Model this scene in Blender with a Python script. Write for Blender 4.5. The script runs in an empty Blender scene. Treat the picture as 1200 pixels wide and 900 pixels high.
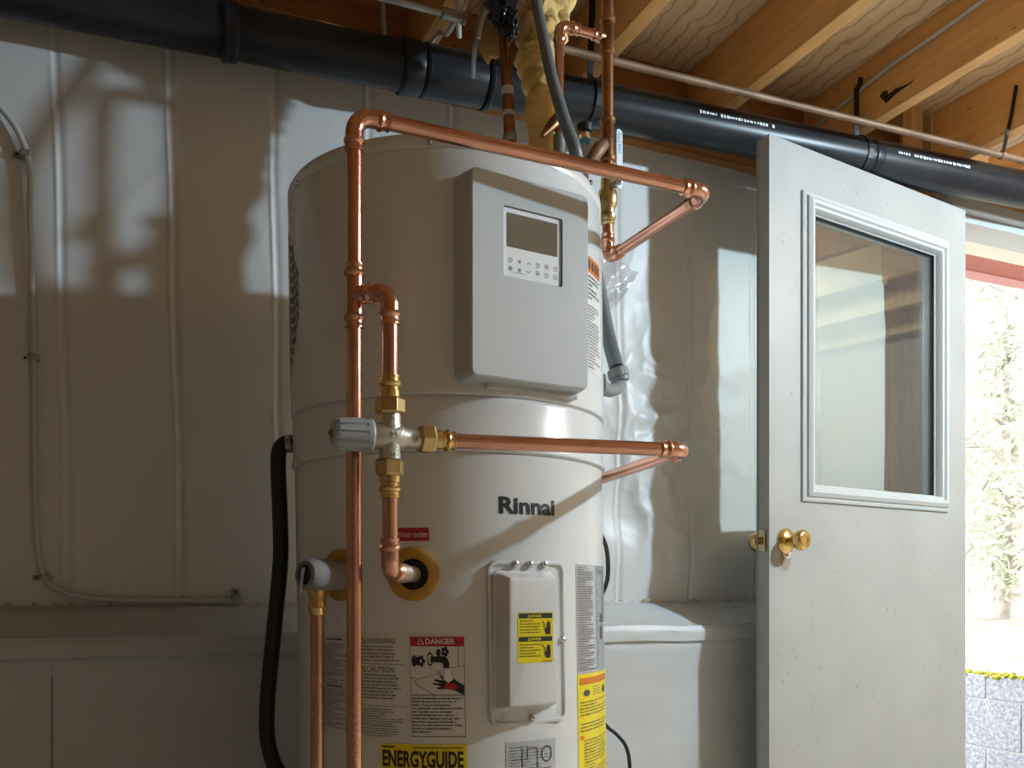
import bpy, bmesh, math, random
from mathutils import Vector, Matrix, noise
random.seed(7)
scene = bpy.context.scene
C = scene.collection
# ------------------------------------------------------------------ camera, world, lights, exposure
E = 0.84                    # eye height
F = 1050.0                  # focal length in pixels of the 1200 px wide frame
HY = 690.0                  # horizon row (level camera, raised view)
YAW = math.radians(24.0)    # the back wall runs away to the right by this angle
CY, SY = math.cos(YAW), math.sin(YAW)
cam_d = bpy.data.cameras.new('camera'); cam = bpy.data.objects.new('camera', cam_d); C.objects.link(cam)
cam_d.sensor_width = 36; cam_d.lens = F / 1200 * 36; cam_d.shift_y = (HY - 450) / 1200
cam_d.clip_start = 0.02
cam.location = (0, 0, E); cam.rotation_euler = (math.radians(90), 0, 0)
scene.camera = cam
vs = scene.view_settings
vs.view_transform = 'Standard'; vs.look = 'None'; vs.gamma = 1; vs.use_curve_mapping = False; vs.exposure = 0.0
world = bpy.data.worlds.new('overcast'); scene.world = world; world.use_nodes = True
wn = world.node_tree; wbg = wn.nodes['Background']
wbg.inputs['Color'].default_value = (0.93, 0.98, 1.0, 1); wbg.inputs['Strength'].default_value = 6.0

def lamp(name, loc, power, col, radius):
    l = bpy.data.lights.new(name, 'POINT'); l.energy = power; l.color = col; l.shadow_soft_size = radius
    o = bpy.data.objects.new(name, l); o.location = loc; C.objects.link(o); return o
lamp('ceiling_bulb_offscreen', (2.32, 1.48, E + 1.255), 222, (0.62, 0.83, 1.0), 0.04)      # bare bulb right of the tank

def P(px, py, Y):      # pixel + distance -> point
    return Vector(((px - 600) / F * Y, Y, E + (HY - py) / F * Y))
def yv(px, v): return v / (CY - (px - 600) / F * SY)
def PV(px, py, v): return P(px, py, yv(px, v))           # point on the plane v = const (parallel to the back wall)
def W(u, v, z): return Vector((u * CY - v * SY, u * SY + v * CY, z))
def UV(p): return (p.x * CY + p.y * SY, -p.x * SY + p.y * CY)
def uu(px, v): return UV(PV(px, 0, v))[0]

# ------------------------------------------------------------------ mesh helpers
class MB:
    def __init__(s): s.v = []; s.f = []
    def add(s, vs_, fs):
        o = len(s.v); s.v += [Vector(p) for p in vs_]; s.f += [tuple(i + o for i in f) for f in fs]; return s
    def hexa(s, p):    # 8 points: bottom ring, top ring
        return s.add(p, [(3, 2, 1, 0), (4, 5, 6, 7), (0, 1, 5, 4), (1, 2, 6, 5), (2, 3, 7, 6), (3, 0, 4, 7)])
    def box(s, a, b, fr=W):
        (x0, y0, z0), (x1, y1, z1) = a, b
        return s.hexa([fr(x0, y0, z0), fr(x1, y0, z0), fr(x1, y1, z0), fr(x0, y1, z0),
                       fr(x0, y0, z1), fr(x1, y0, z1), fr(x1, y1, z1), fr(x0, y1, z1)])
    def tube(s, path, r, n=16, caps=True):
        path = [Vector(p) for p in path]; m = len(path)
        rs = r if isinstance(r, (list, tuple)) else [r] * m
        T = []
        for i in range(m):
            a = path[max(i - 1, 0)]; b = path[min(i + 1, m - 1)]; T.append((b - a).normalized())
        nn = T[0].orthogonal().normalized(); vs_ = []; fs = []
        for i in range(m):
            nn = (nn - T[i] * nn.dot(T[i])).normalized(); bb = T[i].cross(nn)
            for k in range(n):
                t = 2 * math.pi * k / n
                vs_.append(path[i] + (nn * math.cos(t) + bb * math.sin(t)) * rs[i])
        for i in range(m - 1):
            for k in range(n):
                a = i * n + k; b = i * n + (k + 1) % n; fs.append((a, b, b + n, a + n))
        if caps: fs.append(tuple(range(n - 1, -1, -1))); fs.append(tuple((m - 1) * n + k for k in range(n)))
        return s.add(vs_, fs)
    def lathe(s, o, ax, prof, n=24, ph=0.0):
        o = Vector(o); ax = Vector(ax).normalized(); e = ax.orthogonal().normalized(); g = ax.cross(e); vs_ = []; fs = []
        for r, h in prof:
            for k in range(n):
                t = 2 * math.pi * k / n + ph
                vs_.append(o + ax * h + (e * math.cos(t) + g * math.sin(t)) * max(r, 1e-5))
        for i in range(len(prof) - 1):
            for k in range(n):
                a = i * n + k; b = i * n + (k + 1) % n; fs.append((a, b, b + n, a + n))
        fs.append(tuple(range(n - 1, -1, -1))); m = len(prof); fs.append(tuple((m - 1) * n + k for k in range(n)))
        return s.add(vs_, fs)
    def grid(s, fn, nu, nv):
        vs_ = [fn(i / nu, j / nv) for j in range(nv + 1) for i in range(nu + 1)]
        fs = [(j * (nu + 1) + i, j * (nu + 1) + i + 1, (j + 1) * (nu + 1) + i + 1, (j + 1) * (nu + 1) + i) for j in range(nv) for i in range(nu)]
        return s.add(vs_, fs)
    def loops(s, ls, cap0=True, cap1=True):     # closed rings of the same length, bridged in order
        n = len(ls[0]); vs_ = [p for l in ls for p in l]; fs = []
        for i in range(len(ls) - 1):
            for k in range(n):
                a = i * n + k; b = i * n + (k + 1) % n; fs.append((a, b, b + n, a + n))
        if cap0: fs.append(tuple(range(n - 1, -1, -1)))
        if cap1: fs.append(tuple((len(ls) - 1) * n + k for k in range(n)))
        return s.add(vs_, fs)
    def ball(s, c, r, n=10, sq=(1, 1, 1)):
        c = Vector(c); prof = []
        vs_ = []; fs = []; m = n // 2 + 1
        for j in range(m + 1):
            t = math.pi * j / m
            for k in range(n):
                p = 2 * math.pi * k / n
                vs_.append(c + Vector((max(math.sin(t), 1e-4) * math.cos(p) * sq[0], max(math.sin(t), 1e-4) * math.sin(p) * sq[1], math.cos(t) * sq[2])) * r)
        for j in range(m):
            for k in range(n):
                a = j * n + k; b = j * n + (k + 1) % n; fs.append((a, b, b + n, a + n))
        return s.add(vs_, fs)

def rrect(x0, x1, y0, y1, r, n=5):
    pts = []
    for cx, cy, a0 in ((x1 - r, y0 + r, -90), (x1 - r, y1 - r, 0), (x0 + r, y1 - r, 90), (x0 + r, y0 + r, 180)):
        for k in range(n + 1):
            a = math.radians(a0 + 90 * k / n); pts.append((cx + r * math.cos(a), cy + r * math.sin(a)))
    return pts

def obj(name, mb, mat, parent=None, smooth=True, bevel=0.0, fix=True, angle=38):
    me = bpy.data.meshes.new(name)
    lo = Vector((min(p.x for p in mb.v), min(p.y for p in mb.v), min(p.z for p in mb.v)))
    hi = Vector((max(p.x for p in mb.v), max(p.y for p in mb.v), max(p.z for p in mb.v)))
    base = Vector(((lo.x + hi.x) / 2, (lo.y + hi.y) / 2, lo.z))
    me.from_pydata([p - base for p in mb.v], [], mb.f); me.update()
    if fix:
        bm = bmesh.new(); bm.from_mesh(me); bmesh.ops.recalc_face_normals(bm, faces=bm.faces); bm.to_mesh(me); bm.free()
    if smooth:
        me.polygons.foreach_set('use_smooth', [True] * len(me.polygons)); me.set_sharp_from_angle(angle=math.radians(angle))
    me.materials.append(mat)
    o = bpy.data.objects.new(name, me); C.objects.link(o)
    o.location = base
    if parent:
        o.parent = parent; w = parent; off = Vector((0, 0, 0))
        while w: off += Vector(w.location); w = w.parent
        o.location = base - off
    if bevel:
        b = o.modifiers.new('bevel', 'BEVEL'); b.width = bevel; b.segments = 2; b.limit_method = 'ANGLE'; b.angle_limit = math.radians(50)
    return o
def thing(name, label, cat, loc, group=None):
    o = bpy.data.objects.new(name, None); C.objects.link(o); o.location = loc; o.empty_display_size = 0.05
    o['label'] = label; o['category'] = cat
    if group: o['group'] = group
    return o
def tag(o, label, cat, group=None):
    o['label'] = label; o['category'] = cat
    if group: o['group'] = group
    return o
def struct(o, label=None, cat=None):
    o['kind'] = 'structure'
    if label: o['label'] = label
    if cat: o['category'] = cat
    return o
def empty_struct(name, loc, label=None, cat=None):
    o = bpy.data.objects.new(name, None); C.objects.link(o); o.location = loc; o.empty_display_size = 0.05
    return struct(o, label, cat)

# ------------------------------------------------------------------ materials
def mat(name, col, rough=0.5, metal=0.0, spec=0.5, noise_amt=0.0, noise_scale=8.0, bump=0.0, bump_scale=60.0, stretch=(1, 1, 1), col2=None, coat=0.0, rot=0.0):
    m = bpy.data.materials.new(name); m.use_nodes = True; nt = m.node_tree; b = nt.nodes['Principled BSDF']
    b.inputs['Base Color'].default_value = (*col, 1); b.inputs['Roughness'].default_value = rough; b.inputs['Metallic'].default_value = metal
    b.inputs['Specular IOR Level'].default_value = spec; b.inputs['Coat Weight'].default_value = coat
    if noise_amt or bump:
        tc = nt.nodes.new('ShaderNodeTexCoord'); mp = nt.nodes.new('ShaderNodeMapping')
        mp.vector_type = 'TEXTURE'; mp.inputs['Rotation'].default_value = (0, 0, rot)
        mp2 = nt.nodes.new('ShaderNodeMapping'); mp2.inputs['Scale'].default_value = stretch
        nt.links.new(tc.outputs['Object'], mp.inputs['Vector']); nt.links.new(mp.outputs['Vector'], mp2.inputs['Vector'])
    if noise_amt:
        nz = nt.nodes.new('ShaderNodeTexNoise'); nz.inputs['Scale'].default_value = noise_scale; nz.inputs['Detail'].default_value = 5
        rp = nt.nodes.new('ShaderNodeValToRGB'); c2 = col2 or tuple(c * (1 - noise_amt) for c in col)
        rp.color_ramp.elements[0].position = 0.35; rp.color_ramp.elements[1].position = 0.65
        rp.color_ramp.elements[0].color = (*c2, 1); rp.color_ramp.elements[1].color = (*col, 1)
        nt.links.new(mp2.outputs['Vector'], nz.inputs['Vector']); nt.links.new(nz.outputs['Fac'], rp.inputs['Fac']); nt.links.new(rp.outputs['Color'], b.inputs['Base Color'])
    if bump:
        n2 = nt.nodes.new('ShaderNodeTexNoise'); n2.inputs['Scale'].default_value = bump_scale; n2.inputs['Detail'].default_value = 4
        bp = nt.nodes.new('ShaderNodeBump'); bp.inputs['Strength'].default_value = bump; bp.inputs['Distance'].default_value = 0.01
        nt.links.new(mp2.outputs['Vector'], n2.inputs['Vector']); nt.links.new(n2.outputs['Fac'], bp.inputs['Height']); nt.links.new(bp.outputs['Normal'], b.inputs['Normal'])
    return m
def wood(name, c1, c2, axis, rough=0.65, scale=1.0, contrast=1.0, knots=0.075):
    # grain stretched along one wall axis: 'u', 'v' or 'z'
    m = bpy.data.materials.new(name); m.use_nodes = True; nt = m.node_tree; b = nt.nodes['Principled BSDF']; b.inputs['Roughness'].default_value = rough
    b.inputs['Specular IOR Level'].default_value = 0.25
    tc = nt.nodes.new('ShaderNodeTexCoord'); mp = nt.nodes.new('ShaderNodeMapping'); mp.vector_type = 'TEXTURE'; mp.inputs['Rotation'].default_value = (0, 0, YAW)
    mp2 = nt.nodes.new('ShaderNodeMapping'); st = {'u': (1.2, 22, 22), 'v': (22, 1.2, 22), 'z': (22, 22, 1.2)}[axis]
    mp2.inputs['Scale'].default_value = tuple(x * scale for x in st)
    nz = nt.nodes.new('ShaderNodeTexNoise'); nz.inputs['Scale'].default_value = 1.0; nz.inputs['Detail'].default_value = 6; nz.inputs['Distortion'].default_value = 1.2
    rp = nt.nodes.new('ShaderNodeValToRGB'); rp.color_ramp.elements[0].position = 0.5 - 0.22 * contrast; rp.color_ramp.elements[1].position = 0.5 + 0.15 * contrast
    rp.color_ramp.elements[0].color = (*c2, 1); rp.color_ramp.elements[1].color = (*c1, 1)
    L = nt.links.new
    L(tc.outputs['Object'], mp.inputs['Vector']); L(mp.outputs['Vector'], mp2.inputs['Vector']); L(mp2.outputs['Vector'], nz.inputs['Vector'])
    L(nz.outputs['Fac'], rp.inputs['Fac']); L(rp.outputs['Color'], b.inputs['Base Color'])
    # knots
    vo = nt.nodes.new('ShaderNodeTexVoronoi'); mp3 = nt.nodes.new('ShaderNodeMapping'); k = {'u': (2.2, 9, 9), 'v': (9, 2.2, 9), 'z': (9, 9, 2.2)}[axis]
    mp3.inputs['Scale'].default_value = k; L(mp.outputs['Vector'], mp3.inputs['Vector']); L(mp3.outputs['Vector'], vo.inputs['Vector'])
    lt = nt.nodes.new('ShaderNodeMath'); lt.operation = 'LESS_THAN'; lt.inputs[1].default_value = knots; L(vo.outputs['Distance'], lt.inputs[0])
    mx = nt.nodes.new('ShaderNodeMixRGB'); mx.inputs['Color2'].default_value = (c2[0] * 0.35, c2[1] * 0.3, c2[2] * 0.3, 1)
    L(lt.outputs[0], mx.inputs['Fac']); L(rp.outputs['Color'], mx.inputs['Color1']); L(mx.outputs[0], b.inputs['Base Color'])
    bp = nt.nodes.new('ShaderNodeBump'); bp.inputs['Strength'].default_value = 0.25; bp.inputs['Distance'].default_value = 0.004
    L(nz.outputs['Fac'], bp.inputs['Height']); L(bp.outputs['Normal'], b.inputs['Normal'])
    return m
def clear(name, tint, refl=0.08, rough=0.02, dirt=0.0):
    m = bpy.data.materials.new(name); m.use_nodes = True; nt = m.node_tree; nt.nodes.remove(nt.nodes['Principled BSDF'])
    out = nt.nodes['Material Output']; t = nt.nodes.new('ShaderNodeBsdfTransparent'); t.inputs['Color'].default_value = (*tint, 1)
    g = nt.nodes.new('ShaderNodeBsdfGlossy'); g.inputs['Roughness'].default_value = rough
    fr = nt.nodes.new('ShaderNodeLayerWeight'); fr.inputs['Blend'].default_value = 0.5
    pw = nt.nodes.new('ShaderNodeMath'); pw.operation = 'POWER'; pw.inputs[1].default_value = 4.0
    ad = nt.nodes.new('ShaderNodeMath'); ad.operation = 'ADD'; ad.inputs[1].default_value = refl
    mx = nt.nodes.new('ShaderNodeMixShader'); L = nt.links.new
    L(fr.outputs['Facing'], pw.inputs[0]); L(pw.outputs[0], ad.inputs[0]); L(ad.outputs[0], mx.inputs[0]); L(t.outputs[0], mx.inputs[1]); L(g.outputs[0], mx.inputs[2])
    last = mx
    if dirt:
        d = nt.nodes.new('ShaderNodeBsdfDiffuse'); d.inputs['Color'].default_value = (0.8, 0.8, 0.8, 1); m2 = nt.nodes.new('ShaderNodeMixShader'); m2.inputs[0].default_value = dirt
        L(mx.outputs[0], m2.inputs[1]); L(d.outputs[0], m2.inputs[2]); last = m2
    L(last.outputs[0], out.inputs['Surface'])
    return m

K = {}
K['copper'] = mat('copper', (0.74, 0.39, 0.27), 0.22, 1.0, noise_amt=0.25, noise_scale=9, bump=0.05, bump_scale=120)
K['copper_old'] = mat('aged_copper', (0.36, 0.18, 0.085), 0.42, 1.0, noise_amt=0.5, noise_scale=14)
K['copper_dull'] = mat('dull_copper', (0.26, 0.16, 0.10), 0.6, 0.6, noise_amt=0.4, noise_scale=10)
K['brass'] = mat('brass', (0.78, 0.56, 0.22), 0.22, 1.0, noise_amt=0.2, noise_scale=20)
K['brass_dull'] = mat('cast_brass', (0.62, 0.47, 0.22), 0.33, 1.0, noise_amt=0.2, noise_scale=30)
K['nickel'] = mat('nickel_body', (0.55, 0.52, 0.44), 0.38, 0.85, bump=0.15, bump_scale=300)
K['steel'] = mat('steel', (0.6, 0.6, 0.6), 0.25, 1.0)
K['zinc'] = mat('galvanised', (0.42, 0.42, 0.38), 0.45, 0.8, noise_amt=0.4, noise_scale=25)
K['enamel'] = mat('heater_enamel', (0.66, 0.67, 0.665), 0.22, 0.0, 0.5, bump=0.012, bump_scale=14)
K['panel'] = mat('panel_plastic', (0.50, 0.53, 0.535), 0.42)
K['panel_side'] = mat('panel_side_plastic', (0.30, 0.30, 0.30), 0.45)
K['white_plastic'] = mat('white_plastic', (0.80, 0.82, 0.83), 0.35)
K['cover'] = mat('cover_paint', (0.62, 0.62, 0.605), 0.35)
K['screen'] = mat('lcd_screen', (0.17, 0.15, 0.11), 0.08, 0.0, 0.8, coat=0.5)
K['ink'] = mat('ink', (0.012, 0.012, 0.014), 0.5)
K['ink_soft'] = mat('ink_soft', (0.06, 0.06, 0.06), 0.5)
K['ink_grey'] = mat('ink_grey', (0.22, 0.24, 0.26), 0.5)
K['brand'] = mat('brand_print', (0.02, 0.022, 0.025), 0.4)
K['red_ink'] = mat('red_ink', (0.42, 0.012, 0.03), 0.4)
K['white_ink'] = mat('white_ink', (0.75, 0.75, 0.74), 0.4)
K['paper'] = mat('label_paper', (0.66, 0.65, 0.62), 0.4)
K['silver'] = mat('silver_label', (0.50, 0.52, 0.54), 0.22, 0.35)
K['yellow'] = mat('yellow_label', (0.78, 0.62, 0.01), 0.3)
K['orange_ink'] = mat('orange_ink', (0.60, 0.16, 0.01), 0.4)
K['foam_ring'] = mat('tan_foam', (0.50, 0.27, 0.045), 0.75, noise_amt=0.15, noise_scale=60)
K['black'] = mat('black_rubber', (0.008, 0.008, 0.009), 0.45)
K['abs'] = mat('black_abs', (0.010, 0.012, 0.016), 0.34, 0.0, 0.28, noise_amt=0.5, noise_scale=5, col2=(0.022, 0.024, 0.028))
K['abs_dust'] = mat('dusty_abs', (0.02, 0.022, 0.026), 0.45)
K['hole'] = mat('dark_slot', (0.01, 0.01, 0.01), 0.8)
K['grey_pvc'] = mat('grey_conduit', (0.13, 0.15, 0.16), 0.4)
K['grey_mid'] = mat('grey_fitting', (0.20, 0.215, 0.22), 0.42)
K['grey_knob'] = mat('grey_knob', (0.36, 0.39, 0.41), 0.45)
K['grey_ins'] = mat('grey_foam_cover', (0.20, 0.19, 0.18), 0.7, bump=0.2, bump_scale=200)
K['fiberglass'] = mat('yellow_fibreglass', (0.85, 0.58, 0.20), 0.9, noise_amt=0.3, noise_scale=18, bump=0.6, bump_scale=50)
K['tan_foam'] = mat('spray_foam', (0.62, 0.38, 0.13), 0.8, noise_amt=0.3, noise_scale=20, bump=0.5, bump_scale=60)
K['bag_black'] = mat('black_poly', (0.010, 0.010, 0.016), 0.18, bump=0.9, bump_scale=45)
K['cable_white'] = mat('white_cable', (0.55, 0.53, 0.49), 0.5)
K['tube_clear'] = mat('milky_tube', (0.52, 0.52, 0.52), 0.15, 0.0, 0.6)
K['door'] = mat('door_paint', (0.37, 0.375, 0.36), 0.45, noise_amt=0.10, noise_scale=5, bump=0.06, bump_scale=40)
K['door_core'] = mat('door_edge_paint', (0.36, 0.36, 0.34), 0.6)
K['dirt'] = mat('grime', (0.16, 0.13, 0.10), 0.8)
K['trim'] = mat('trim_paint', (0.48, 0.50, 0.50), 0.4)
K['cream'] = mat('cream_board', (0.72, 0.64, 0.52), 0.5)
K['redpaint'] = mat('red_paint', (0.42, 0.10, 0.10), 0.5)
K['bluepaint'] = mat('blue_plastic', (0.10, 0.35, 0.60), 0.4)
K['lever'] = mat('lever_coat', (0.60, 0.66, 0.70), 0.35)
K['scar'] = mat('old_paint_scar', (0.28, 0.22, 0.19), 0.6)
K['foam_board'] = mat('white_facing', (0.51, 0.53, 0.535), 0.45, noise_amt=0.08, noise_scale=4, bump=0.12, bump_scale=9, stretch=(1, 1, 3))
K['concrete'] = mat('concrete_floor', (0.62, 0.53, 0.43), 0.8, noise_amt=0.3, noise_scale=4)
K['block'] = mat('grey_block', (0.36, 0.37, 0.41), 0.9, noise_amt=0.45, noise_scale=70, bump=0.5, bump_scale=90)
K['mortar'] = mat('mortar', (0.42, 0.42, 0.42), 0.9)
K['moss'] = mat('moss', (0.40, 0.38, 0.02), 0.9, noise_amt=0.6, noise_scale=60)
K['ground'] = mat('leaf_litter', (0.42, 0.36, 0.28), 0.9, noise_amt=0.5, noise_scale=9)
K['bark'] = mat('bark', (0.42, 0.38, 0.34), 0.9, noise_amt=0.4, noise_scale=14)
K['leaf'] = mat('leaf_green', (0.34, 0.46, 0.22), 0.6, noise_amt=0.5, noise_scale=3)
K['leaf2'] = mat('leaf_pale', (0.52, 0.56, 0.40), 0.6, noise_amt=0.4, noise_scale=3)
K['joist'] = wood('joist_lumber', (0.78, 0.45, 0.18), (0.60, 0.32, 0.11), 'v')
K['plate'] = wood('plate_lumber', (0.42, 0.20, 0.07), (0.24, 0.10, 0.03), 'u')
K['stud'] = wood('stud_lumber', (0.44, 0.24, 0.12), (0.28, 0.13, 0.06), 'z')
K['stud2'] = wood('pale_stud', (0.72, 0.47, 0.22), (0.55, 0.32, 0.13), 'z')
K['ply'] = wood('plywood', (0.88, 0.70, 0.47), (0.74, 0.55, 0.33), 'v', scale=0.30, contrast=0.45, knots=0.0)
def add_swirl(m):
    nt = m.node_tree; b = nt.nodes['Principled BSDF']; lk = b.inputs['Base Color'].links[0]; src = lk.from_socket
    tc = nt.nodes.new('ShaderNodeTexCoord'); mp = nt.nodes.new('ShaderNodeMapping'); mp.vector_type = 'TEXTURE'; mp.inputs['Rotation'].default_value = (0, 0, YAW)
    wv = nt.nodes.new('ShaderNodeTexWave'); wv.inputs['Scale'].default_value = 7.0; wv.inputs['Distortion'].default_value = 7.0; wv.inputs['Detail'].default_value = 2.5; wv.inputs['Detail Scale'].default_value = 1.1
    rp = nt.nodes.new('ShaderNodeValToRGB'); rp.color_ramp.elements[0].position = 0.02; rp.color_ramp.elements[0].color = (.74, .64, .54, 1); rp.color_ramp.elements[1].position = 0.14; rp.color_ramp.elements[1].color = (1, 1, 1, 1)
    mx = nt.nodes.new('ShaderNodeMixRGB'); mx.blend_type = 'MULTIPLY'; mx.inputs[0].default_value = 1.0; L = nt.links.new
    L(tc.outputs['Object'], mp.inputs['Vector']); L(mp.outputs['Vector'], wv.inputs['Vector']); L(wv.outputs['Fac'], rp.inputs['Fac']); L(src, mx.inputs[1]); L(rp.outputs['Color'], mx.inputs[2]); L(mx.outputs[0], b.inputs['Base Color'])
add_swirl(K['ply'])
K['panelling'] = wood('far_panelling', (0.50, 0.36, 0.24), (0.38, 0.26, 0.17), 'z')
K['glass'] = clear('window_glass', (0.90, 0.92, 0.90), 0.05, 0.01, 0.03)
K['bag'] = clear('clear_poly', (0.93, 0.94, 0.95), 0.12, 0.12, 0.14)

def poly_sheet():
    m = mat('vapour_barrier', (0.62, 0.62, 0.61), 0.40, 0.0, 0.35, bump=0.25, bump_scale=7, stretch=(1.0, 1.0, 0.45), rot=YAW)
    return m
K['poly'] = poly_sheet()

# ------------------------------------------------------------------ the room
VW, VL = 2.15, 2.03          # upper wall plane, front face of the low wall
ZP = E + 1.235               # underside of the top plate
ZJ = E + 1.34                # underside of the joists
ZS = ZJ + 0.184              # subfloor
U0, U1, V0 = -2.9, 4.3, -3.0
struct(obj('floor', MB().box((U0, V0, -0.1), (U1, VW + .2, 0)), K['concrete'], smooth=False))
wl = struct(obj('wall_left', MB().box((U0 - .1, V0, 0), (U0, VW + .2, ZS)), K['panelling'], smooth=False))
wr = struct(obj('wall_right', MB().box((U1, V0, 0), (U1 + .1, VW + .2, ZS)), K['panelling'], smooth=False))
wf = struct(obj('wall_front', MB().box((U0, V0 - .1, 0), (U1, V0, ZS)), K['panelling'], smooth=False))

ceil = empty_struct('ceiling', W(0.8, 0.8, ZS))
for i, (a, b) in enumerate(((U0, -1.43), (-1.428, -.14), (-.138, 1.15), (1.152, 2.42), (2.422, 3.71), (3.712, U1))):
    for c, d in ((V0, -.56), (-.558, 2.34)):
        obj('plywood_sheet', MB().box((a, c, ZS), (b, d, ZS + .018)), K['ply'], ceil, smooth=False)
obj('light_stop_slab', MB().box((U0, V0, ZS + .0185), (U1, 2.36, ZS + .06)), K['ply'], ceil, smooth=False)  # added unseen slab, stops sky light leaking through the sheet joints
JU = [1.591 - 0.43 * k for k in range(9, 0, -1)] + [1.591, 2.03, 2.44, 2.87, 3.30, 3.73, 4.16]
JO = {}
for u in JU:
    if u - .04 < U0: continue
    JO[u] = obj('joist', MB().box((u - .040, V0, ZJ), (u, VW + .06, ZS)), K['joist'], ceil, smooth=False, bevel=.002)
# blocking and knots of lumber by the wall
for px, py0, py1, w in ((1067, 138, 172, 13), (1091, 122, 182, 16)):
    a = PV(px - w / 2, 200, 2.10); b = PV(px + w / 2, 200, 2.10)
    ua, ub = UV(a)[0], UV(b)[0]
    obj('blocking', MB().box((ua, 2.072, ZP + .07), (ub, 2.111, ZS)), K['stud2'], ceil, smooth=False, bevel=.002)

# back wall: low wall with facing, plates, studs, vapour barrier, sheathing
UD0, UD1 = 2.455, 3.385       # door opening
wb = empty_struct('wall_back', W(0.5, 2.2, 0))
def sheath(a, b, z0, z1):
    obj('sheathing', MB().box((a, 2.27, z0), (b, 2.34, z1)), K['panelling'], wb, smooth=False)
sheath(U0, UD0, 0, ZS); sheath(UD1, U1, 0, ZS); sheath(UD0, UD1, 2.10, ZS)
obj('top_plate', MB().box((U0, 2.115, ZP), (U1, 2.25, ZP + .042)), K['plate'], wb, smooth=False, bevel=.002)
obj('top_plate', MB().box((U0, 2.112, ZP + .044), (U1, 2.25, ZJ)), K['plate'], wb, smooth=False, bevel=.002)
obj('rim_joist', MB().box((U0, 2.21, ZJ - .005), (U1, 2.25, ZS)), K['plate'], wb, smooth=False)
for a, b in ((2.262, 2.302), (2.305, 2.345), (2.375, 2.413)):
    obj('stud', MB().box((a, 2.16, 0.0), (b, 2.25, ZP)), K['stud'], wb, smooth=False, bevel=.002)
obj('stud', MB().box((3.43, 2.16, 0), (3.47, 2.25, ZP)), K['stud'], wb, smooth=False)
obj('stud_board', MB().box((2.345, 2.165, .0), (2.376, 2.25, ZP)), mat('grey_board', (.34, .27, .20), .7, noise_amt=.3, noise_scale=12), wb, smooth=False)
obj('stud', MB().box((2.262, 2.150, E + .98), (2.413, 2.170, ZP)), K['plate'], wb, smooth=False, bevel=.002)
# right of the door, plain panel to close the room
obj('side_panel', MB().box((UD1 + .03, 2.15, 0), (U1, 2.17, ZP)), K['panelling'], wb, smooth=False)

# vapour barrier: one wrinkled sheet
ZB = E - .045
CR = [-.575, -.345, -.118, .109, .333, .56, .78, 1.02, 1.27, 1.50, 1.74, 1.98]
def barrier(s, t):
    u = -2.6 + 2.3 * s / .08 if s < .08 else -.3 + (s - .08) / .92 * 2.568; z = ZB + t * (ZP + .012 - ZB)
    v = VW
    v += 0.010 * noise.noise((u * 1.3, z * 1.1, 3.1)) + 0.005 * noise.noise((u * 4.1, z * 2.7, 7.7))
    zz_ = z - E
    for c in CR:
        cc = c + .010 * noise.noise((z * 2.2, c * 9, 0)) + .018 * (1.2 - (z - E)) * (1 if c < .5 else 0)
        d = u - cc
        if abs(d) < .05: v -= 0.0034 * (.6 + noise.noise((zz_ * 3, c * 7, 5))) * math.exp(-(d / .0035) ** 2) - 0.003 * math.exp(-((d - .010) / .007) ** 2)
    zz = z - E
    # horizontal drag folds right of the tank
    w1 = math.exp(-((u - 1.02) / .10) ** 2) * math.exp(-((zz - .42) / .30) ** 2)
    f = noise.noise((u * 5, zz * 13 + u * 6, 1.0)); v -= w1 * 0.022 * (1 - abs(f) * 2.4)
    f3 = noise.noise((u * 7 + 3, zz * 30 - u * 12, 4.0)); v -= w1 * 0.010 * (1 - abs(f3) * 2.2) ** 3
    # loose billow by the door edge
    w2 = math.exp(-((u - 1.42) / .16) ** 2) * math.exp(-((zz - .42) / .26) ** 2)
    f2 = noise.noise((u * 6 - zz * 5, zz * 7 + u * 4, 5.0)); v -= w2 * 0.026 * (1 - abs(f2) * 2.3) + w2 * .006 * (1 - abs(noise.noise((u * 14 + zz * 10, zz * 16 - u * 8, 2.0))) * 2.2) ** 3
    f4 = noise.noise((u * 3.1 + 9, zz * 2.4, 6.0)); v -= .004 * max(0, 1 - abs(f4) * 7) * (.5 + noise.noise((u * 2, zz * 2, 8)))
    w3 = math.exp(-((u - 1.42) / .3) ** 2) * math.exp(-((zz - .10) / .09) ** 2)
    v -= w3 * .02 * (.6 + noise.noise((u * 8, zz * 5, 9)))
    edge = max(0, (t - .97) / .03); z += edge * .012 * noise.noise((u * 14, 0, 2))
    return W(u, v, z)
sheet = obj('vapour_barrier', MB().grid(barrier, 900, 170), K['poly'], wb, angle=80)
# plastic strip over the door head
def strip(s, t):
    u = 2.30 + s * (U1 - 2.31); z0 = E + 1.205; z1 = E + 1.272 + .010 * noise.noise((u * 9, 0, 1)) + .006 * noise.noise((u * 30, 0, 4))
    return W(u, 2.108 + .004 * noise.noise((u * 4, t, 0)), z0 + (z1 - z0) * t)
obj('vapour_strip', MB().grid(strip, 120, 4), K['poly'], wb, angle=80)

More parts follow.
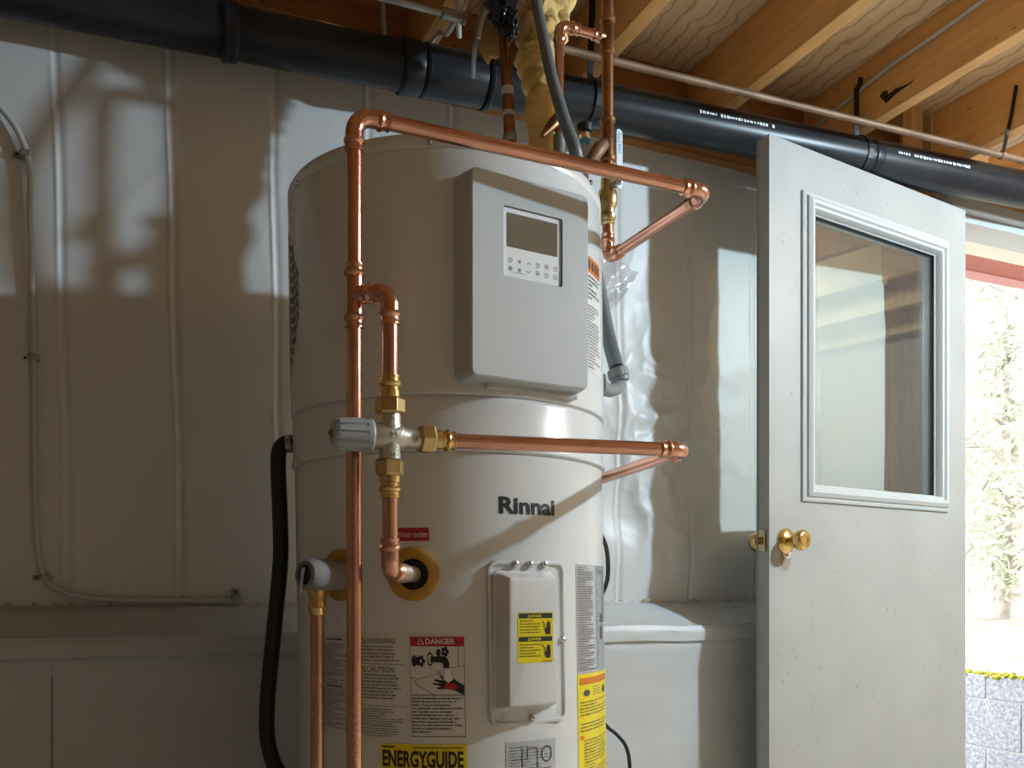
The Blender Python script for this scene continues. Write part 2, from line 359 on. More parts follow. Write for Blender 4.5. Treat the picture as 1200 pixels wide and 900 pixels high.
# low wall: sloping faced boards, each its own piece
ZLF, ZLB = E - .098, E - .034
def ledge(a, b, name):
    n = max(4, int((b - a) / .03))
    mb = MB()
    prof = [(VL + .004, 0.0), (VL, .30), (VL + .002, .62), (VL - .004, ZLF - .062), (VL - .003, ZLF - .045), (VL - .013, ZLF - .040), (VL - .014, ZLF - .012), (VL - .008, ZLF), (VL + .01, ZLF + .004), (VW - .02, ZLB - .006), (VW + .02, ZLB)]
    def fn(s, t):
        u = a + s * (b - a); x = t * (len(prof) - 1); i = min(int(x), len(prof) - 2); fr = x - i
        v = prof[i][0] * (1 - fr) + prof[i + 1][0] * fr; z = prof[i][1] * (1 - fr) + prof[i + 1][1] * fr
        if i >= 3: v += .004 * noise.noise((u * 11, z * 40, 2)); z += .004 * noise.noise((u * 7, v * 20, 8))
        return W(u, v, z)
    mb.grid(fn, n, (len(prof) - 1) * 3)
    # back and ends
    mb.box((a + .002, VL + .03, 0), (b - .002, VW + .02, ZLF - .02))
    return obj(name, mb, K['foam_board'], wb, angle=30)
for a, b in ((-2.6, uu(61, VL) + .002), (uu(61, VL) - .002, 1.651), (1.6505, 2.11)): ledge(a, b, 'faced_board')
# caulk / spray-foam bead along the joint
mb = MB()
for k in range(90):
    u = -1.2 + k * .036 + random.uniform(-.01, .01)
    if u > 2.15: break
    r = random.uniform(.001, .0038)
    mb.ball(W(u, VW - .012, ZLB + .002), r, 6, (3.2, 1, 1))
o = obj('foam_bead', mb, mat('old_foam', (.55, .42, .22), .8), wb); o['kind'] = 'stuff'

# door frame
tr = empty_struct('trim_1', W(2.9, 2.15, 0), None)
def frame_box(nm, a, b, m, bev=.002): return obj(nm, MB().box(a, b), K[m], tr, smooth=False, bevel=bev)
frame_box('jamb', (UD0 - .04, 2.07, 0), (UD0, 2.30, 2.085), 'trim')
frame_box('jamb', (UD1, 2.07, 0), (UD1 + .04, 2.30, 2.085), 'trim')
frame_box('head_jamb', (UD0 - .04, 2.10, E + 1.215), (UD1 + .04, 2.30, E + 1.255), 'cream')
frame_box('head_casing', (UD0 - .04, 2.045, E + 1.226), (UD1 + .10, 2.10, E + 1.262), 'trim', .006)
frame_box('head_stop', (UD0, 2.075, E + 1.200), (UD1, 2.19, E + 1.226), 'trim', .003)
frame_box('door_sill', (UD0 - .04, 2.07, 0), (UD1 + .04, 2.36, .03), 'zinc')

# ------------------------------------------------------------------ outside
outw = empty_struct('wall_outside', W(3.6, 3.3, 0))
WB0, WB1 = 3.52, 3.72
z_top = E - .383
obj('mortar_core', MB().box((WB0 + .006, 2.36, -.4), (WB1 - .006, 4.6, z_top - .012)), K['mortar'], outw, smooth=False)
for row in range(5):
    z1 = z_top - (0 if row == 0 else .108 + (row - 1) * .215); z0 = z1 - (.102 if row == 0 else .207)
    v = 2.36 - (0.17 if row % 2 else 0.0)
    while v < 4.6:
        a, b = max(v, 2.36), min(v + .398, 4.6)
        if b - a > .03: obj('block', MB().box((WB0, a, z0), (WB1, b, z1)), K['block'], outw, smooth=False, bevel=.004)
        v += .406
mb = MB()
for k in range(420):
    v = random.uniform(2.4, 4.5); u = random.uniform(WB0 - .004, WB0 + .12)
    mb.ball(W(u, v, z_top + random.uniform(-.004, .006)), random.uniform(.006, .018), 6, (1, 1, .7))
o = obj('moss', mb, K['moss']); o['kind'] = 'stuff'; tag(o, 'yellow green moss growing along the top of the grey block wall', 'moss')
def ground(s, t):
    u = 3.70 + s * 18; v = 2.36 + t * 22
    return W(u, v, z_top - .02 + (max(0, v - 3.0) * .10 + max(0, u - 4.0) * .06) * 1.0 + .06 * noise.noise((u, v, 0)) * min(1, (u - 3.7)))
struct(obj('ground_slope', MB().grid(ground, 50, 60), K['ground']), 'leaf covered ground rising beyond the block wall', 'ground')
struct(obj('ground_landing', MB().box((1.5, 2.36, -.5), (WB0 + .01, 14, -.02)), K['block'], smooth=False), 'grey landing outside the door', 'ground')
rb = struct(obj('trim_2', MB().box((1.9, 2.46, E + 1.2417), (5.2, 2.52, E + 1.40)), mat('lit_red_paint', (0.50, 0.22, 0.215), .5), smooth=False, bevel=.004), 'red painted beam above the doorway outside', 'beam')  # brightness on the beam is put into the colour, red paled to pink
obj('drip_edge', MB().box((1.9, 2.458, E + 1.236), (5.2, 2.524, E + 1.2417)), rb.data.materials[0], rb, smooth=False)
def gz(u, v): return ground((u - 3.7) / 18, (v - 2.36) / 22).z
def tree(name, u, v, h, r, kind, label, lean=(0, 0)):
    z0 = gz(u, v) - .06; base = W(u, v, z0)
    t = thing(name, label, 'tree', base, 'trees beyond the block wall')
    pts = [W(u + lean[0] * k / 6 + .04 * noise.noise((u, k * .7, v)), v + lean[1] * k / 6 + .04 * noise.noise((v, k * .7, u)), z0 + h * k / 6) for k in range(7)]
    obj('trunk', MB().tube(pts, [r * (1 - .13 * k) for k in range(7)], 10), K['bark'], t)
    br = MB(); lf = MB()
    for k in range(46):
        f = random.uniform(.12, .97); i = min(int(f * 6), 5); p = pts[i].lerp(pts[i + 1], f * 6 - i)
        a = random.uniform(0, 2 * math.pi); L = (1.15 - f * .8) * h * .145 * random.uniform(.6, 1.2)
        up = random.uniform(-.25, .15) if kind == 'fir' else random.uniform(.2, .8)
        d = Vector((math.cos(a), math.sin(a), up)).normalized(); q = p + d * L; mid = p + d * L * .5 + Vector((0, 0, .04))
        br.tube([p, mid, q], [r * .16, r * .1, r * .04], 5)
        for j in range(34 if kind == 'fir' else 26):
            c = p.lerp(q, random.uniform(.15, 1.05)) + Vector([random.gauss(0, .09) for _ in range(3)])
            s = random.uniform(.012, .030); x = Vector([random.gauss(0, 1) for _ in range(3)]).normalized(); y = x.orthogonal().normalized()
            lf.add([c - x * s * 2, c - y * s * .7, c + x * s * 2, c + y * s * .7], [(0, 1, 2, 3)])
    o = obj('branches', br, K['bark'], t); o['kind'] = 'stuff'
    o = obj('foliage', lf, K['leaf'] if kind == 'fir' else K['leaf2'], t, fix=False); o['kind'] = 'stuff'
random.seed(21)
tree('tree', 6.30, 4.75, 4.6, .10, 'fir', 'slender evergreen tree beyond the block wall outside the door')
tree('tree', 5.35, 4.05, 2.1, .045, 'broad', 'young pale leafed tree just beyond the mossy block wall')
for u, v, h, r, kd in ((8.3, 6.7, 6.5, .16, 'fir'), (10.4, 8.2, 7.0, .15, 'fir'), (9.6, 4.7, 5.2, .09, 'broad'), (12.7, 9.8, 7.5, .17, 'fir'), (12.6, 6.7, 6.0, .14, 'fir'), (8.1, 9.5, 6.6, .15, 'fir'), (10.5, 11.0, 7.5, .18, 'broad'), (6.1, 8.0, 6.0, .13, 'fir')):
    tree('tree', u, v, h, r, kd, 'tall ' + ('evergreen' if kd == 'fir' else 'pale leafed') + ' woodland tree further up the slope outside')

# ------------------------------------------------------------------ print helpers
def text_mesh(body, bold=0.0):
    cu = bpy.data.curves.new('t', 'FONT'); cu.body = body; cu.size = 1.0; cu.offset = bold; cu.resolution_u = 3
    o = bpy.data.objects.new('t', cu); C.objects.link(o); bpy.context.view_layer.update()
    me = o.evaluated_get(bpy.context.evaluated_depsgraph_get()).to_mesh()
    vs_ = [(p.co.x, p.co.y) for p in me.vertices]; fs = [tuple(p.vertices) for p in me.polygons]
    bpy.data.objects.remove(o); bpy.data.curves.remove(cu)
    x0 = min(p[0] for p in vs_); x1 = max(p[0] for p in vs_); y0 = min(p[1] for p in vs_); y1 = max(p[1] for p in vs_)
    return [((x - x0) / (x1 - x0), (y - y0) / (y1 - y0)) for x, y in vs_], fs
def put_text(mb, f, body, x0, x1, y0, y1, bold=0.0):
    vs_, fs = text_mesh(body, bold); mb.add([f(x0 + (x1 - x0) * a, y0 + (y1 - y0) * b) for a, b in vs_], fs)
def quad(mb, f, x0, x1, y0, y1, n=1):
    for k in range(n):
        a = x0 + (x1 - x0) * k / n; b = x0 + (x1 - x0) * (k + 1) / n
        mb.add([f(a, y0), f(b, y0), f(b, y1), f(a, y1)], [(0, 1, 2, 3)])
def poly(mb, f, pts): mb.add([f(x, y) for x, y in pts], [tuple(range(len(pts)))])
def stroke(mb, f, pts, w, asp=1.0):
    for (a, b), (c, d) in zip(pts, pts[1:]):
        dx, dy = (c - a) * asp, d - b; L = math.hypot(dx, dy) or 1; nx, ny = -dy / L * w / asp, dx / L * w
        mb.add([f(a + nx, b + ny), f(a - nx, b - ny), f(c - nx, d - ny), f(c + nx, d + ny)], [(0, 1, 2, 3)])
def disc(mb, f, cx, cy, rx, ry, n=14, r0=0.0):
    if r0 <= 0: poly(mb, f, [(cx + rx * math.cos(2 * math.pi * k / n), cy + ry * math.sin(2 * math.pi * k / n)) for k in range(n)]); return
    for k in range(n):
        a, b = 2 * math.pi * k / n, 2 * math.pi * (k + 1) / n
        mb.add([f(cx + rx * q * math.cos(t), cy + ry * q * math.sin(t)) for q, t in ((1, a), (1, b), (r0, b), (r0, a))], [(0, 1, 2, 3)])
def small_print(mb, f, x0, x1, y0, y1, lines, fill=.55, short=.25, wmin=.05, wmax=.16):
    h = (y1 - y0) / lines
    for k in range(lines):
        yt = y1 - k * h; x = x0; xe = x1 - (x1 - x0) * (random.uniform(0, short) if random.random() < .7 else random.uniform(.2, .7))
        lw = (x1 - x0) * .017
        while x < xe:
            w = min((x1 - x0) * random.uniform(wmin, wmax), xe - x); xx = x
            while xx < x + w - lw * .3:
                g = random.uniform(.55, .95)
                quad(mb, f, xx, xx + lw * .72, yt - h * fill * random.choice((1, 1, 1, 1.25)), yt - h * fill * random.choice((0, .3, .3, .3))); xx += lw
            x += w + (x1 - x0) * .018

# ------------------------------------------------------------------ the open door
AD = math.radians(32.3); DT = Vector((math.cos(AD), math.sin(AD), 0)); DN = Vector((math.sin(AD), -math.cos(AD), 0))
DO = P(901.5, HY, 2.36); DO.z = 0; DW, DZ0, DZ1, DTH = 0.899, 0.03, E + 1.199, 0.044
def D(s, n, z): return DO + DT * s + DN * n + Vector((0, 0, z))
def dhit(px, py):
    a = (px - 600) / F; Y = DO.dot(DN) / (a * DN.x + DN.y); p = P(px, py, Y); return (p - DO).dot(DT), p.z
door = empty_struct('door_1', D(DW / 2, -DTH / 2, DZ0))
door['label'] = 'off-white door with glazed upper half standing open beside the heater'; door['category'] = 'door'
s0, zt = dhit(939, 223); s1, _ = dhit(1110, 282); _, zb = dhit(939, 587)
a0, a1, b0, b1 = s0 + .012, s1 - .012, zb + .012, zt - .012
def leaf_ring(x0, x1, z0, z1, n0, n1):
    mb = MB()
    for A, B in (((x0, n0, z0), (a0, n1, z1)), ((a1, n0, z0), (x1, n1, z1)), ((a0, n0, z0), (a1, n1, b0)), ((a0, n0, b1), (a1, n1, z1))):
        mb.box(A, B, D)
    return mb
leaf = obj('leaf', leaf_ring(.0025, DW - .0025, DZ0, DZ1, -DTH + .003, -.006), K['door_core'], door, smooth=False)
obj('front_skin', leaf_ring(0, DW, DZ0, DZ1, -.0062, 0), K['door'], door, smooth=False)
obj('back_skin', leaf_ring(0, DW, DZ0, DZ1, -DTH, -DTH + .0032), K['door'], door, smooth=False)
mold = [(0, 0), (0, .006), (.006, .009), (.011, .009), (.014, .015), (.024, .021), (.032, .020), (.036, .013), (.042, .012), (.045, .006), (.047, -.008), (.05, -.012)]
def ringloop(ins, n): return [D(s0 + ins, n, zb + ins), D(s1 - ins, n, zb + ins), D(s1 - ins, n, zt - ins), D(s0 + ins, n, zt - ins)]
obj('window_moulding', MB().loops([ringloop(i, n) for i, n in mold], False, False), K['trim'], door, angle=25)
obj('window_moulding', MB().loops([ringloop(i, -DTH - n) for i, n in mold], False, False), K['trim'], door, angle=25)
obj('pane', MB().box((s0 + .04, -.026, zb + .04), (s1 - .04, -.021, zt - .04), D), K['glass'], door, smooth=False)
# dents and grime specks on the leaf
mb = MB()
for k in range(420):
    s = random.uniform(.03, DW - .02); z = random.uniform(.4, DZ1 - .03)
    if a0 - .02 < s < a1 + .02 and b0 - .02 < z < b1 + .02: continue
    if random.random() < .45 and z > .85: continue
    w, h = random.uniform(.0006, .0016), random.uniform(.0012, .006)
    mb.add([D(s - w, .0004, z), D(s, .0004, z - h), D(s + w, .0004, z), D(s, .0004, z + h)], [(0, 1, 2, 3)])
o = obj('specks', mb, K['dirt'], door, smooth=False, fix=False); o['kind'] = 'stuff'
# knob set
ks, kz = dhit(920.5, 634)
def knob(nsign, n0):
    ax = DN * nsign; c = D(ks, n0, kz)
    k = obj('knob', MB().lathe(c, ax, [(.012, .0), (.012, .030), (.014, .034), (.024, .040), (.0275, .048), (.0275, .056), (.025, .063), (.019, .067), (.012, .0665), (.010, .064), (.0, .064)], 32), K['brass'], door)
    obj('rosette', MB().lathe(c, ax, [(.034, 0), (.0335, .004), (.031, .006), (.026, .011), (.018, .014), (.013, .016)], 32), K['brass'], k)
knob(1, 0); knob(-1, -DTH)
mb = MB(); f = lambda x, y: D(x, .0006, y); disc(mb, f, ks - .001, kz - .047, .020, .034, 24)
obj('paint_scar', mb, K['scar'], door, smooth=False)
mb = MB(); f = lambda x, y: D(x, .0014, y); disc(mb, f, ks + .004, kz - .030, .016, .017, 20)
p1 = obj('old_rosette', mb, K['paper'], door, smooth=False)
mb = MB(); f = lambda x, y: D(x, .0020, y); poly(mb, f, [(ks - .004, kz - .034), (ks + .013, kz - .034), (ks + .015, kz - .038), (ks + .002, kz - .045)])
obj('red_mark', mb, K['redpaint'], p1, smooth=False)
mb = MB().box((.0005, -.034, kz - .028), (.0035, -.012, kz + .028), lambda s, n, z: D(-s, n, z))
lp = obj('latch_plate', mb, K['brass_dull'], door, smooth=False)
obj('latch_bolt', MB().hexa([D(-.003, -.030, kz - .010), D(-.014, -.028, kz - .010), D(-.003, -.016, kz - .010), D(-.002, -.016, kz - .010), D(-.003, -.030, kz + .010), D(-.014, -.028, kz + .010), D(-.003, -.016, kz + .010), D(-.002, -.016, kz + .010)]), K['brass'], lp, smooth=False)
for dz in (-.021, .021): obj('screw', MB().lathe(D(-.003, -.023, kz + dz), -DT, [(.003, 0), (.003, .001), (.001, .0015)], 10), K['steel'], lp)
for z in (.25, 1.05, 1.82): obj('hinge', MB().tube([D(DW + .003, -.040, z), D(DW + .003, -.040, z + .09)], .006, 10), K['door'], door)

# ------------------------------------------------------------------ heater: a leaning cylinder frame
TY, TX0, TK = 1.747, -0.127, 0.0156
R1, R2, R3 = .300, .2975, .2945
def xc(z): return TX0 + TK * (1.479 - z)
def TP(ph, z, r): return Vector((xc(z) + r * math.sin(ph), TY - r * math.cos(ph), z))
def thit(px, py, R):
    a = (px - 600) / F; b = (HY - py) / F; z = 1.0
    for _ in range(6):
        x = xc(z); A = a * a + 1; B = -2 * (a * x + TY); Cc = x * x + TY * TY - R * R; d = max(B * B - 4 * A * Cc, 0)
        Y = (-B - math.sqrt(d)) / (2 * A); z = E + b * Y
    return math.atan2(a * Y - x, TY - Y), z
heater = thing('water_heater', 'tall white round heat pump water heater with grey control panel', 'water heater', (xc(0), TY, 0))
def shell(prof, n=96): return MB().loops([[TP(2 * math.pi * k / n, z, r) for k in range(n)] for r, z in prof], True, True)
Z1, Z2, Z3, ZT = 1.5538, 1.1556, 1.0646, 1.579
obj('tank_jacket', shell([(.285, 0), (.2925, .006), (R3, .014), (R3, .5), (R3, Z3 - .012), (R3 + .0005, Z3 - .004), (.292, Z3)]), K['enamel'], heater)
obj('middle_band', shell([(.289, Z3 - .002), (R2 - .001, Z3 - .001), (R2 + .0025, Z3 + .002), (R2 + .003, Z3 + .007), (R2 + .001, Z3 + .012), (R2, Z3 + .014), (R2, Z2 - .010), (R2 - .001, Z2 - .003), (R2 - .004, Z2)]), K['enamel'], heater)
obj('upper_shroud', shell([(.288, Z2 - .002), (R1 - .003, Z2), (R1, Z2 + .003), (R1, 1.3), (R1, Z1 - .004), (R1 - .001, Z1 - .0015), (R1 - .003, Z1)]), K['enamel'], heater)
lid = obj('lid', shell([(.290, Z1 - .002), (R1 - .0012, Z1 - .001), (R1, Z1 + .001), (R1, ZT - .006), (R1 - .003, ZT - .001), (R1 - .008, ZT), (.05, ZT + .003)]), K['enamel'], heater)
for px, py in ((348.5, 215), (503, 166.5), (692, 214)):
    ph, z = thit(px, py, R1); nrm = Vector((math.sin(ph), -math.cos(ph), 0))
    obj('screw', MB().lathe(TP(ph, z, R1 - .001), nrm, [(.0050, 0), (.0050, .002), (.0035, .0045), (.001, .0050)], 12), K['steel'], lid)
# vent slots on the side
mb = MB(); pc = math.radians(-86); rad = .155; zc = E + (HY - 365) / F * 1.68
cols = int(2 * rad / .0075)
for i in range(cols):
    s = -rad + (i + .5) * .0075; hh = math.sqrt(max(rad * rad - s * s, 0)); z = zc - hh + (.009 if i % 2 else 0)
    while z < zc + hh - .012:
        p0, p1 = pc + (s - .0017) / R1, pc + (s + .0017) / R1
        mb.add([TP(p0, z, R1 + .0006), TP(p1, z, R1 + .0006), TP(p1, z + .0135, R1 + .0006), TP(p0, z + .0135, R1 + .0006)], [(0, 1, 2, 3)]); z += .0185
o = obj('vent_slots', mb, K['hole'], heater, smooth=False); o['kind'] = 'stuff'

# control panel: a flat raised box
PA = math.radians(30); PN = Vector((math.sin(PA), -math.cos(PA), 0)); PT = Vector((math.cos(PA), math.sin(PA), 0)); PR = .325
PC = Vector((xc(1.34), TY, 0)) + PN * PR
def PF(a, z, h=0.0): return PC + PT * a + PN * h + Vector((0, 0, z))
def phit(px, py):
    a = (px - 600) / F; Y = PC.dot(PN) / (a * PN.x + PN.y); p = P(px, py, Y); return (p - PC).dot(PT), p.z
pa0, pz1 = phit(553, 194); pa1, _ = phit(689.5, 236); _, pz0 = phit(553, 438)
sa0, sz1 = phit(590, 239.5); sa1, _ = phit(659.5, 254); _, sz0 = phit(590, 323)
def pl(x0, x1, z0, z1, r, h, e=0): return [PF(a, z, h) for a, z in rrect(x0 - e, x1 + e, z0 - e, z1 + e, r + e)]
ls = [pl(pa0, pa1, pz0, pz1, .010, -.075, .006), pl(pa0, pa1, pz0, pz1, .010, -.040, .006), pl(pa0, pa1, pz0, pz1, .010, -.005, .0015), pl(pa0, pa1, pz0, pz1, .010, -.0012, .0002), pl(pa0, pa1, pz0, pz1, .010, 0, -.0015),
      pl(sa0, sa1, sz0, sz1, .005, 0, 0), pl(sa0, sa1, sz0, sz1, .005, -.007, 0)]
cp = obj('control_panel', MB().loops(ls, True, True), K['panel'], heater, angle=10)
mb = MB().box((pa0 + .04, -.075, pz0 - .014), (pa1 - .004, -.022, pz0 + .004), lambda a, h, z: PF(a, z, h)); obj('drip_lip', mb, K['panel'], cp, smooth=False, bevel=.004)
kp = obj('keypad_plate', MB().loops([pl(sa0, sa1, sz0, sz1, .004, -.0069, -.0012), pl(sa0, sa1, sz0, sz1, .004, -.004, -.0012), pl(sa0, sa1, sz0, sz1, .004, -.0035, -.002)], True, True), K['white_plastic'], cp, angle=30)
da0, dz1 = phit(595, 247.5); da1, _ = phit(654.5, 261); _, dz0 = phit(595, 287.5)
def kf(x, y, h=-.0030): return PF(sa0 + (sa1 - sa0) * x, sz0 + (sz1 - sz0) * y, h)
obj('display', MB().loops([pl(da0, da1, dz0, dz1, .0015, -.0036), pl(da0, da1, dz0, dz1, .0015, -.0030)], True, True), K['screen'], cp, smooth=False)
mb = MB(); asp = (sa1 - sa0) / (sz1 - sz0)
for r_, yy in enumerate((.255, .135)):
    for c_ in range(6):
        x = .13 + c_ * .152; w, h = .034, .034 * asp
        if c_ == 2:
            sg = 1 if r_ == 0 else -1
            stroke(mb, kf, [(x - w, yy - sg * h * .5), (x, yy + sg * h * .5), (x + w, yy - sg * h * .5)], .004, asp)
        elif (r_, c_) in ((0, 0), (0, 3), (0, 5), (1, 4), (1, 5)): disc(mb, kf, x, yy, w, h, 12, .72)
        elif (r_, c_) == (1, 0): disc(mb, kf, x, yy, w, h)
        elif (r_, c_) in ((0, 1), (1, 1)):
            for a in (0, 60, 120): t = math.radians(a); stroke(mb, kf, [(x - w * math.cos(t), yy - h * math.sin(t)), (x + w * math.cos(t), yy + h * math.sin(t))], .004, asp)
        else:
            stroke(mb, kf, [(x - w * .7, yy - h), (x - w * .7, yy + h), (x + w * .7, yy + h), (x + w * .7, yy - h)], .004, asp)
            stroke(mb, kf, [(x, yy - h * .6), (x, yy + h * .4)], .006, asp)
quad(mb, kf, .16, .38, .088, .094)
obj('key_icons', mb, K['ink_grey'], cp, smooth=False, fix=False)

# lower access cover
px0, px1, py0, py1 = 571.5, 661, 657, 849
ph0, _ = thit(px0, 752, R3); ph1, _ = thit(px1, 752, R3); phm = (ph0 + ph1) / 2
zc1 = thit(617, py0, R3)[1]; zc0 = thit(617, py1, R3)[1]
def TF(s, z, h): return TP(phm + s / R3, z, R3 + h)
hw = (ph1 - ph0) / 2 * R3
def cl(e, h, r): return [TF(a, z, h) for a, z in rrect(-hw + e, hw - e, zc0 + e, zc1 - e, max(r - e, .002), 6)]
cov = obj('access_cover', MB().loops([cl(0, -.004, .018), cl(0, .004, .018), cl(.001, .0055, .018), cl(.003, .006, .018), cl(.006, .0055, .018), cl(.0075, .002, .018), cl(.009, .0015, .018)], True, True), K['cover'], heater, angle=40)
bx0 = (thit(597, 750, R3)[0] - phm) * R3; bxt = thit(625, 671, R3)[1]; bxb = thit(625, 832, R3)[1]
CN = Vector((math.sin(phm), -math.cos(phm), 0)); CT = Vector((math.cos(phm), math.sin(phm), 0)); CO = Vector((xc(.8), TY, 0)) + CN * R3
def CF(a, z, h): return CO + CT * a + CN * h + Vector((0, 0, z))
hb = .034
def ch(px, py, h):
    a = (px - 600) / F; o_ = CO + CN * h; Y = o_.dot(CN) / (a * CN.x + CN.y); p = P(px, py, Y); return (p - CO).dot(CT), p.z
fa0, fz1 = ch(598, 678, hb); fa1, _ = ch(653, 680, hb); _, fz0 = ch(598, 828, hb)
def bl(e, h, r=.004): return [CF(a, z, h) for a, z in rrect(fa0 - e, fa1 + e, fz0 - e, fz1 + e, r + abs(e) * .5, 4)]
obj('cover_box', MB().loops([bl(.014, -.014), bl(.013, .001), bl(.010, .003), bl(.002, hb - .004), bl(.0005, hb - .001), bl(-.002, hb)], True, True), K['cover'], cov, angle=35)
for px, py in ((603, 661), (620, 661.5), (637, 661.5), (579.5, 751), (659 - 1, 750), (623.5, 841)):
    ph, z = thit(px, py, R3); nrm = Vector((math.sin(ph), -math.cos(ph), 0))
    obj('screw', MB().lathe(TP(ph, z, R3 + .001), nrm, [(.0062, 0), (.0062, .003), (.0055, .0055), (.003, .007), (.001, .0072)], 12), K['steel'], cov)
# labels
def wrap_label(name, pxa, pxb, pya, pyb, R, m, h=.0006, z1=None, z0=None):
    pym = (pya + pyb) / 2; pxm = (pxa + pxb) / 2
    pa, pb = thit(pxa, pym, R)[0], thit(pxb, pym, R)[0]
    zt_ = z1 or thit(pxm, pya, R)[1]; zb_ = z0 or thit(pxm, pyb, R)[1]
    def fm(s, t, k=1.0): return TP(pa + (pb - pa) * s, zb_ + (zt_ - zb_) * t, R + h * k)
    o = None
    if m: o = obj(name, MB().grid(lambda s, t: fm(s, t), 14, 1), K[m], heater, smooth=True)
    return o, (lambda s, t: fm(s, t, 2.0)), (lambda s, t: fm(s, t, 3.0))
def pr(name, mb, m, par): return obj(name, mb, K[m], par, smooth=False, fix=False)
# brand name
mb = MB(); pa, pb = thit(584.5, 592, R3)[0], thit(649.5, 592, R3)[0]; za, zb_ = thit(585, 602, R3)[1], thit(585, 581.5, R3)[1]
put_text(mb, lambda s, t: TP(pa + (pb - pa) * s, za + (zb_ - za) * t, R3 + .0006), 'Rinnai', 0, 1, 0, 1, .034); pr('brand_lettering', mb, 'brand', heater)
# red outlet label
o, f, f2 = wrap_label('outlet_label', 463, 503, 618.5, 634, R3, 'red_ink'); mb = MB(); put_text(mb, f, 'Water outlet', .05, .95, .30, .72); pr('print', mb, 'white_ink', o)
# danger plate
o, f, f2 = wrap_label('danger_label', 479.5, 547.5, 744.5, 868, R3, 'paper'); mb = MB(); quad(mb, f, .03, .96, .895, .985, 6); pr('red_band', mb, 'red_ink', o)
mb = MB(); put_text(mb, f2, 'DANGER', .30, .80, .915, .970, .02); stroke(mb, f2, [(.16, .915), (.215, .968), (.27, .915), (.16, .915)], .004, .6); pr('print', mb, 'white_ink', o)
mb = MB()
for a, b in (((.03, .03), (.96, .035)),): pass
for x0, x1, y0, y1 in ((.03, .96, .035, .041), (.03, .96, .428, .434), (.03, .036, .035, .9), (.954, .96, .035, .9)): quad(mb, f, x0, x1, y0, y1, 6)
small_print(mb, f, .05, .93, .06, .41, 11, .5)
# tap, handles and the hand under the water
disc(mb, f, .10, .755, .045, .055); disc(mb, f, .155, .755, .02, .045)
for k in range(5): t = k * 1.257; disc(mb, f, .215 + .045 * math.cos(t), .755 + .035 * math.sin(t), .03, .022)
disc(mb, f, .375, .775, .055, .065, 20, .72)
poly(mb, f, [(.38, .80), (.62, .80), (.68, .775), (.70, .735), (.70, .69), (.60, .69), (.60, .725), (.57, .74), (.38, .745)])
disc(mb, f, .52, .835, .04, .035); 
for k in range(5): t = k * 1.257; disc(mb, f, .63 + .04 * math.cos(t), .845 + .03 * math.sin(t), .03, .02)
stroke(mb, f, [(.03, .585), (.55, .665)], .0022, .6); stroke(mb, f, [(.72, .69), (.95, .71)], .0022, .6); stroke(mb, f, [(.45, .432), (.16, .52), (.10, .555), (.16, .585), (.55, .64)], .0022, .6)
stroke(mb, f, [(.86, .89), (.86, .70)], .0022, .6)
poly(mb, f, [(.95, .435), (.95, .52), (.80, .575), (.74, .60), (.70, .585), (.60, .60), (.54, .63), (.53, .62), (.60, .57), (.45, .585), (.44, .57), (.58, .54), (.41, .55), (.41, .535), (.58, .515), (.48, .505), (.49, .49), (.66, .49), (.78, .48), (.86, .455)])
pr('pictogram', mb, 'ink', o)
mb = MB(); poly(mb, f2, [(.60, .52), (.66, .56), (.80, .54), (.86, .50), (.74, .485), (.64, .49)]); pr('burn_mark', mb, 'red_ink', o)
mb = MB(); poly(mb, f2, [(.61, .685), (.69, .685), (.76, .58), (.68, .55), (.60, .58)]); pr('water_stream', mb, 'white_ink', o)
# warning and caution texts
o, f, f2 = wrap_label('warning_label', 418, 476, 742, 868, R3, 'paper'); mb = MB()
put_text(mb, f, 'WARNING', .24, .82, .905, .955); put_text(mb, f, 'CAUTION', .24, .78, .635, .69)
small_print(mb, f, .10, .96, .725, .885, 5, .5); small_print(mb, f, .10, .96, .375, .62, 8, .5); small_print(mb, f, .10, .96, .03, .30, 12, .45)
quad(mb, f, .08, .97, .712, .716, 4); quad(mb, f, .08, .97, .322, .326, 4); stroke(mb, f, [(.10, .905), (.16, .95), (.22, .905), (.10, .905)], .004, .5); stroke(mb, f, [(.10, .64), (.16, .685), (.22, .64), (.10, .64)], .004, .5)
pr('print', mb, 'ink_soft', o)
o, f, f2 = wrap_label('rating_text_label', 378, 409, 746, 858, R3, 'paper'); mb = MB()
small_print(mb, f, .06, .97, .50, .93, 24, .5, .1); small_print(mb, f, .06, .97, .04, .46, 24, .5, .1); quad(mb, f, .2, .8, .965, .98, 3); quad(mb, f, .2, .8, .475, .49, 3); pr('print', mb, 'ink_soft', o)
# energy guide
zt_ = thit(497, 872.5, R3)[1]
o, f, f2 = wrap_label('energy_label', 446, 547.5, 872.5, 900, R3, 'yellow', z1=zt_, z0=zt_ - .19); mb = MB()
put_text(mb, f, 'ENERGYGUIDE', .03, .96, .80, .945, .035); quad(mb, f, .39, .96, .968, .975, 6); quad(mb, f, .505, .555, .66, .82); quad(mb, f, .03, .18, .965, .978, 2)
small_print(mb, f, .03, .35, .70, .78, 2, .6); small_print(mb, f, .62, .96, .70, .78, 2, .6); put_text(mb, f, '$', .46, .60, .56, .72, .03); small_print(mb, f, .05, .95, .08, .50, 9, .5); pr('print', mb, 'ink', o)
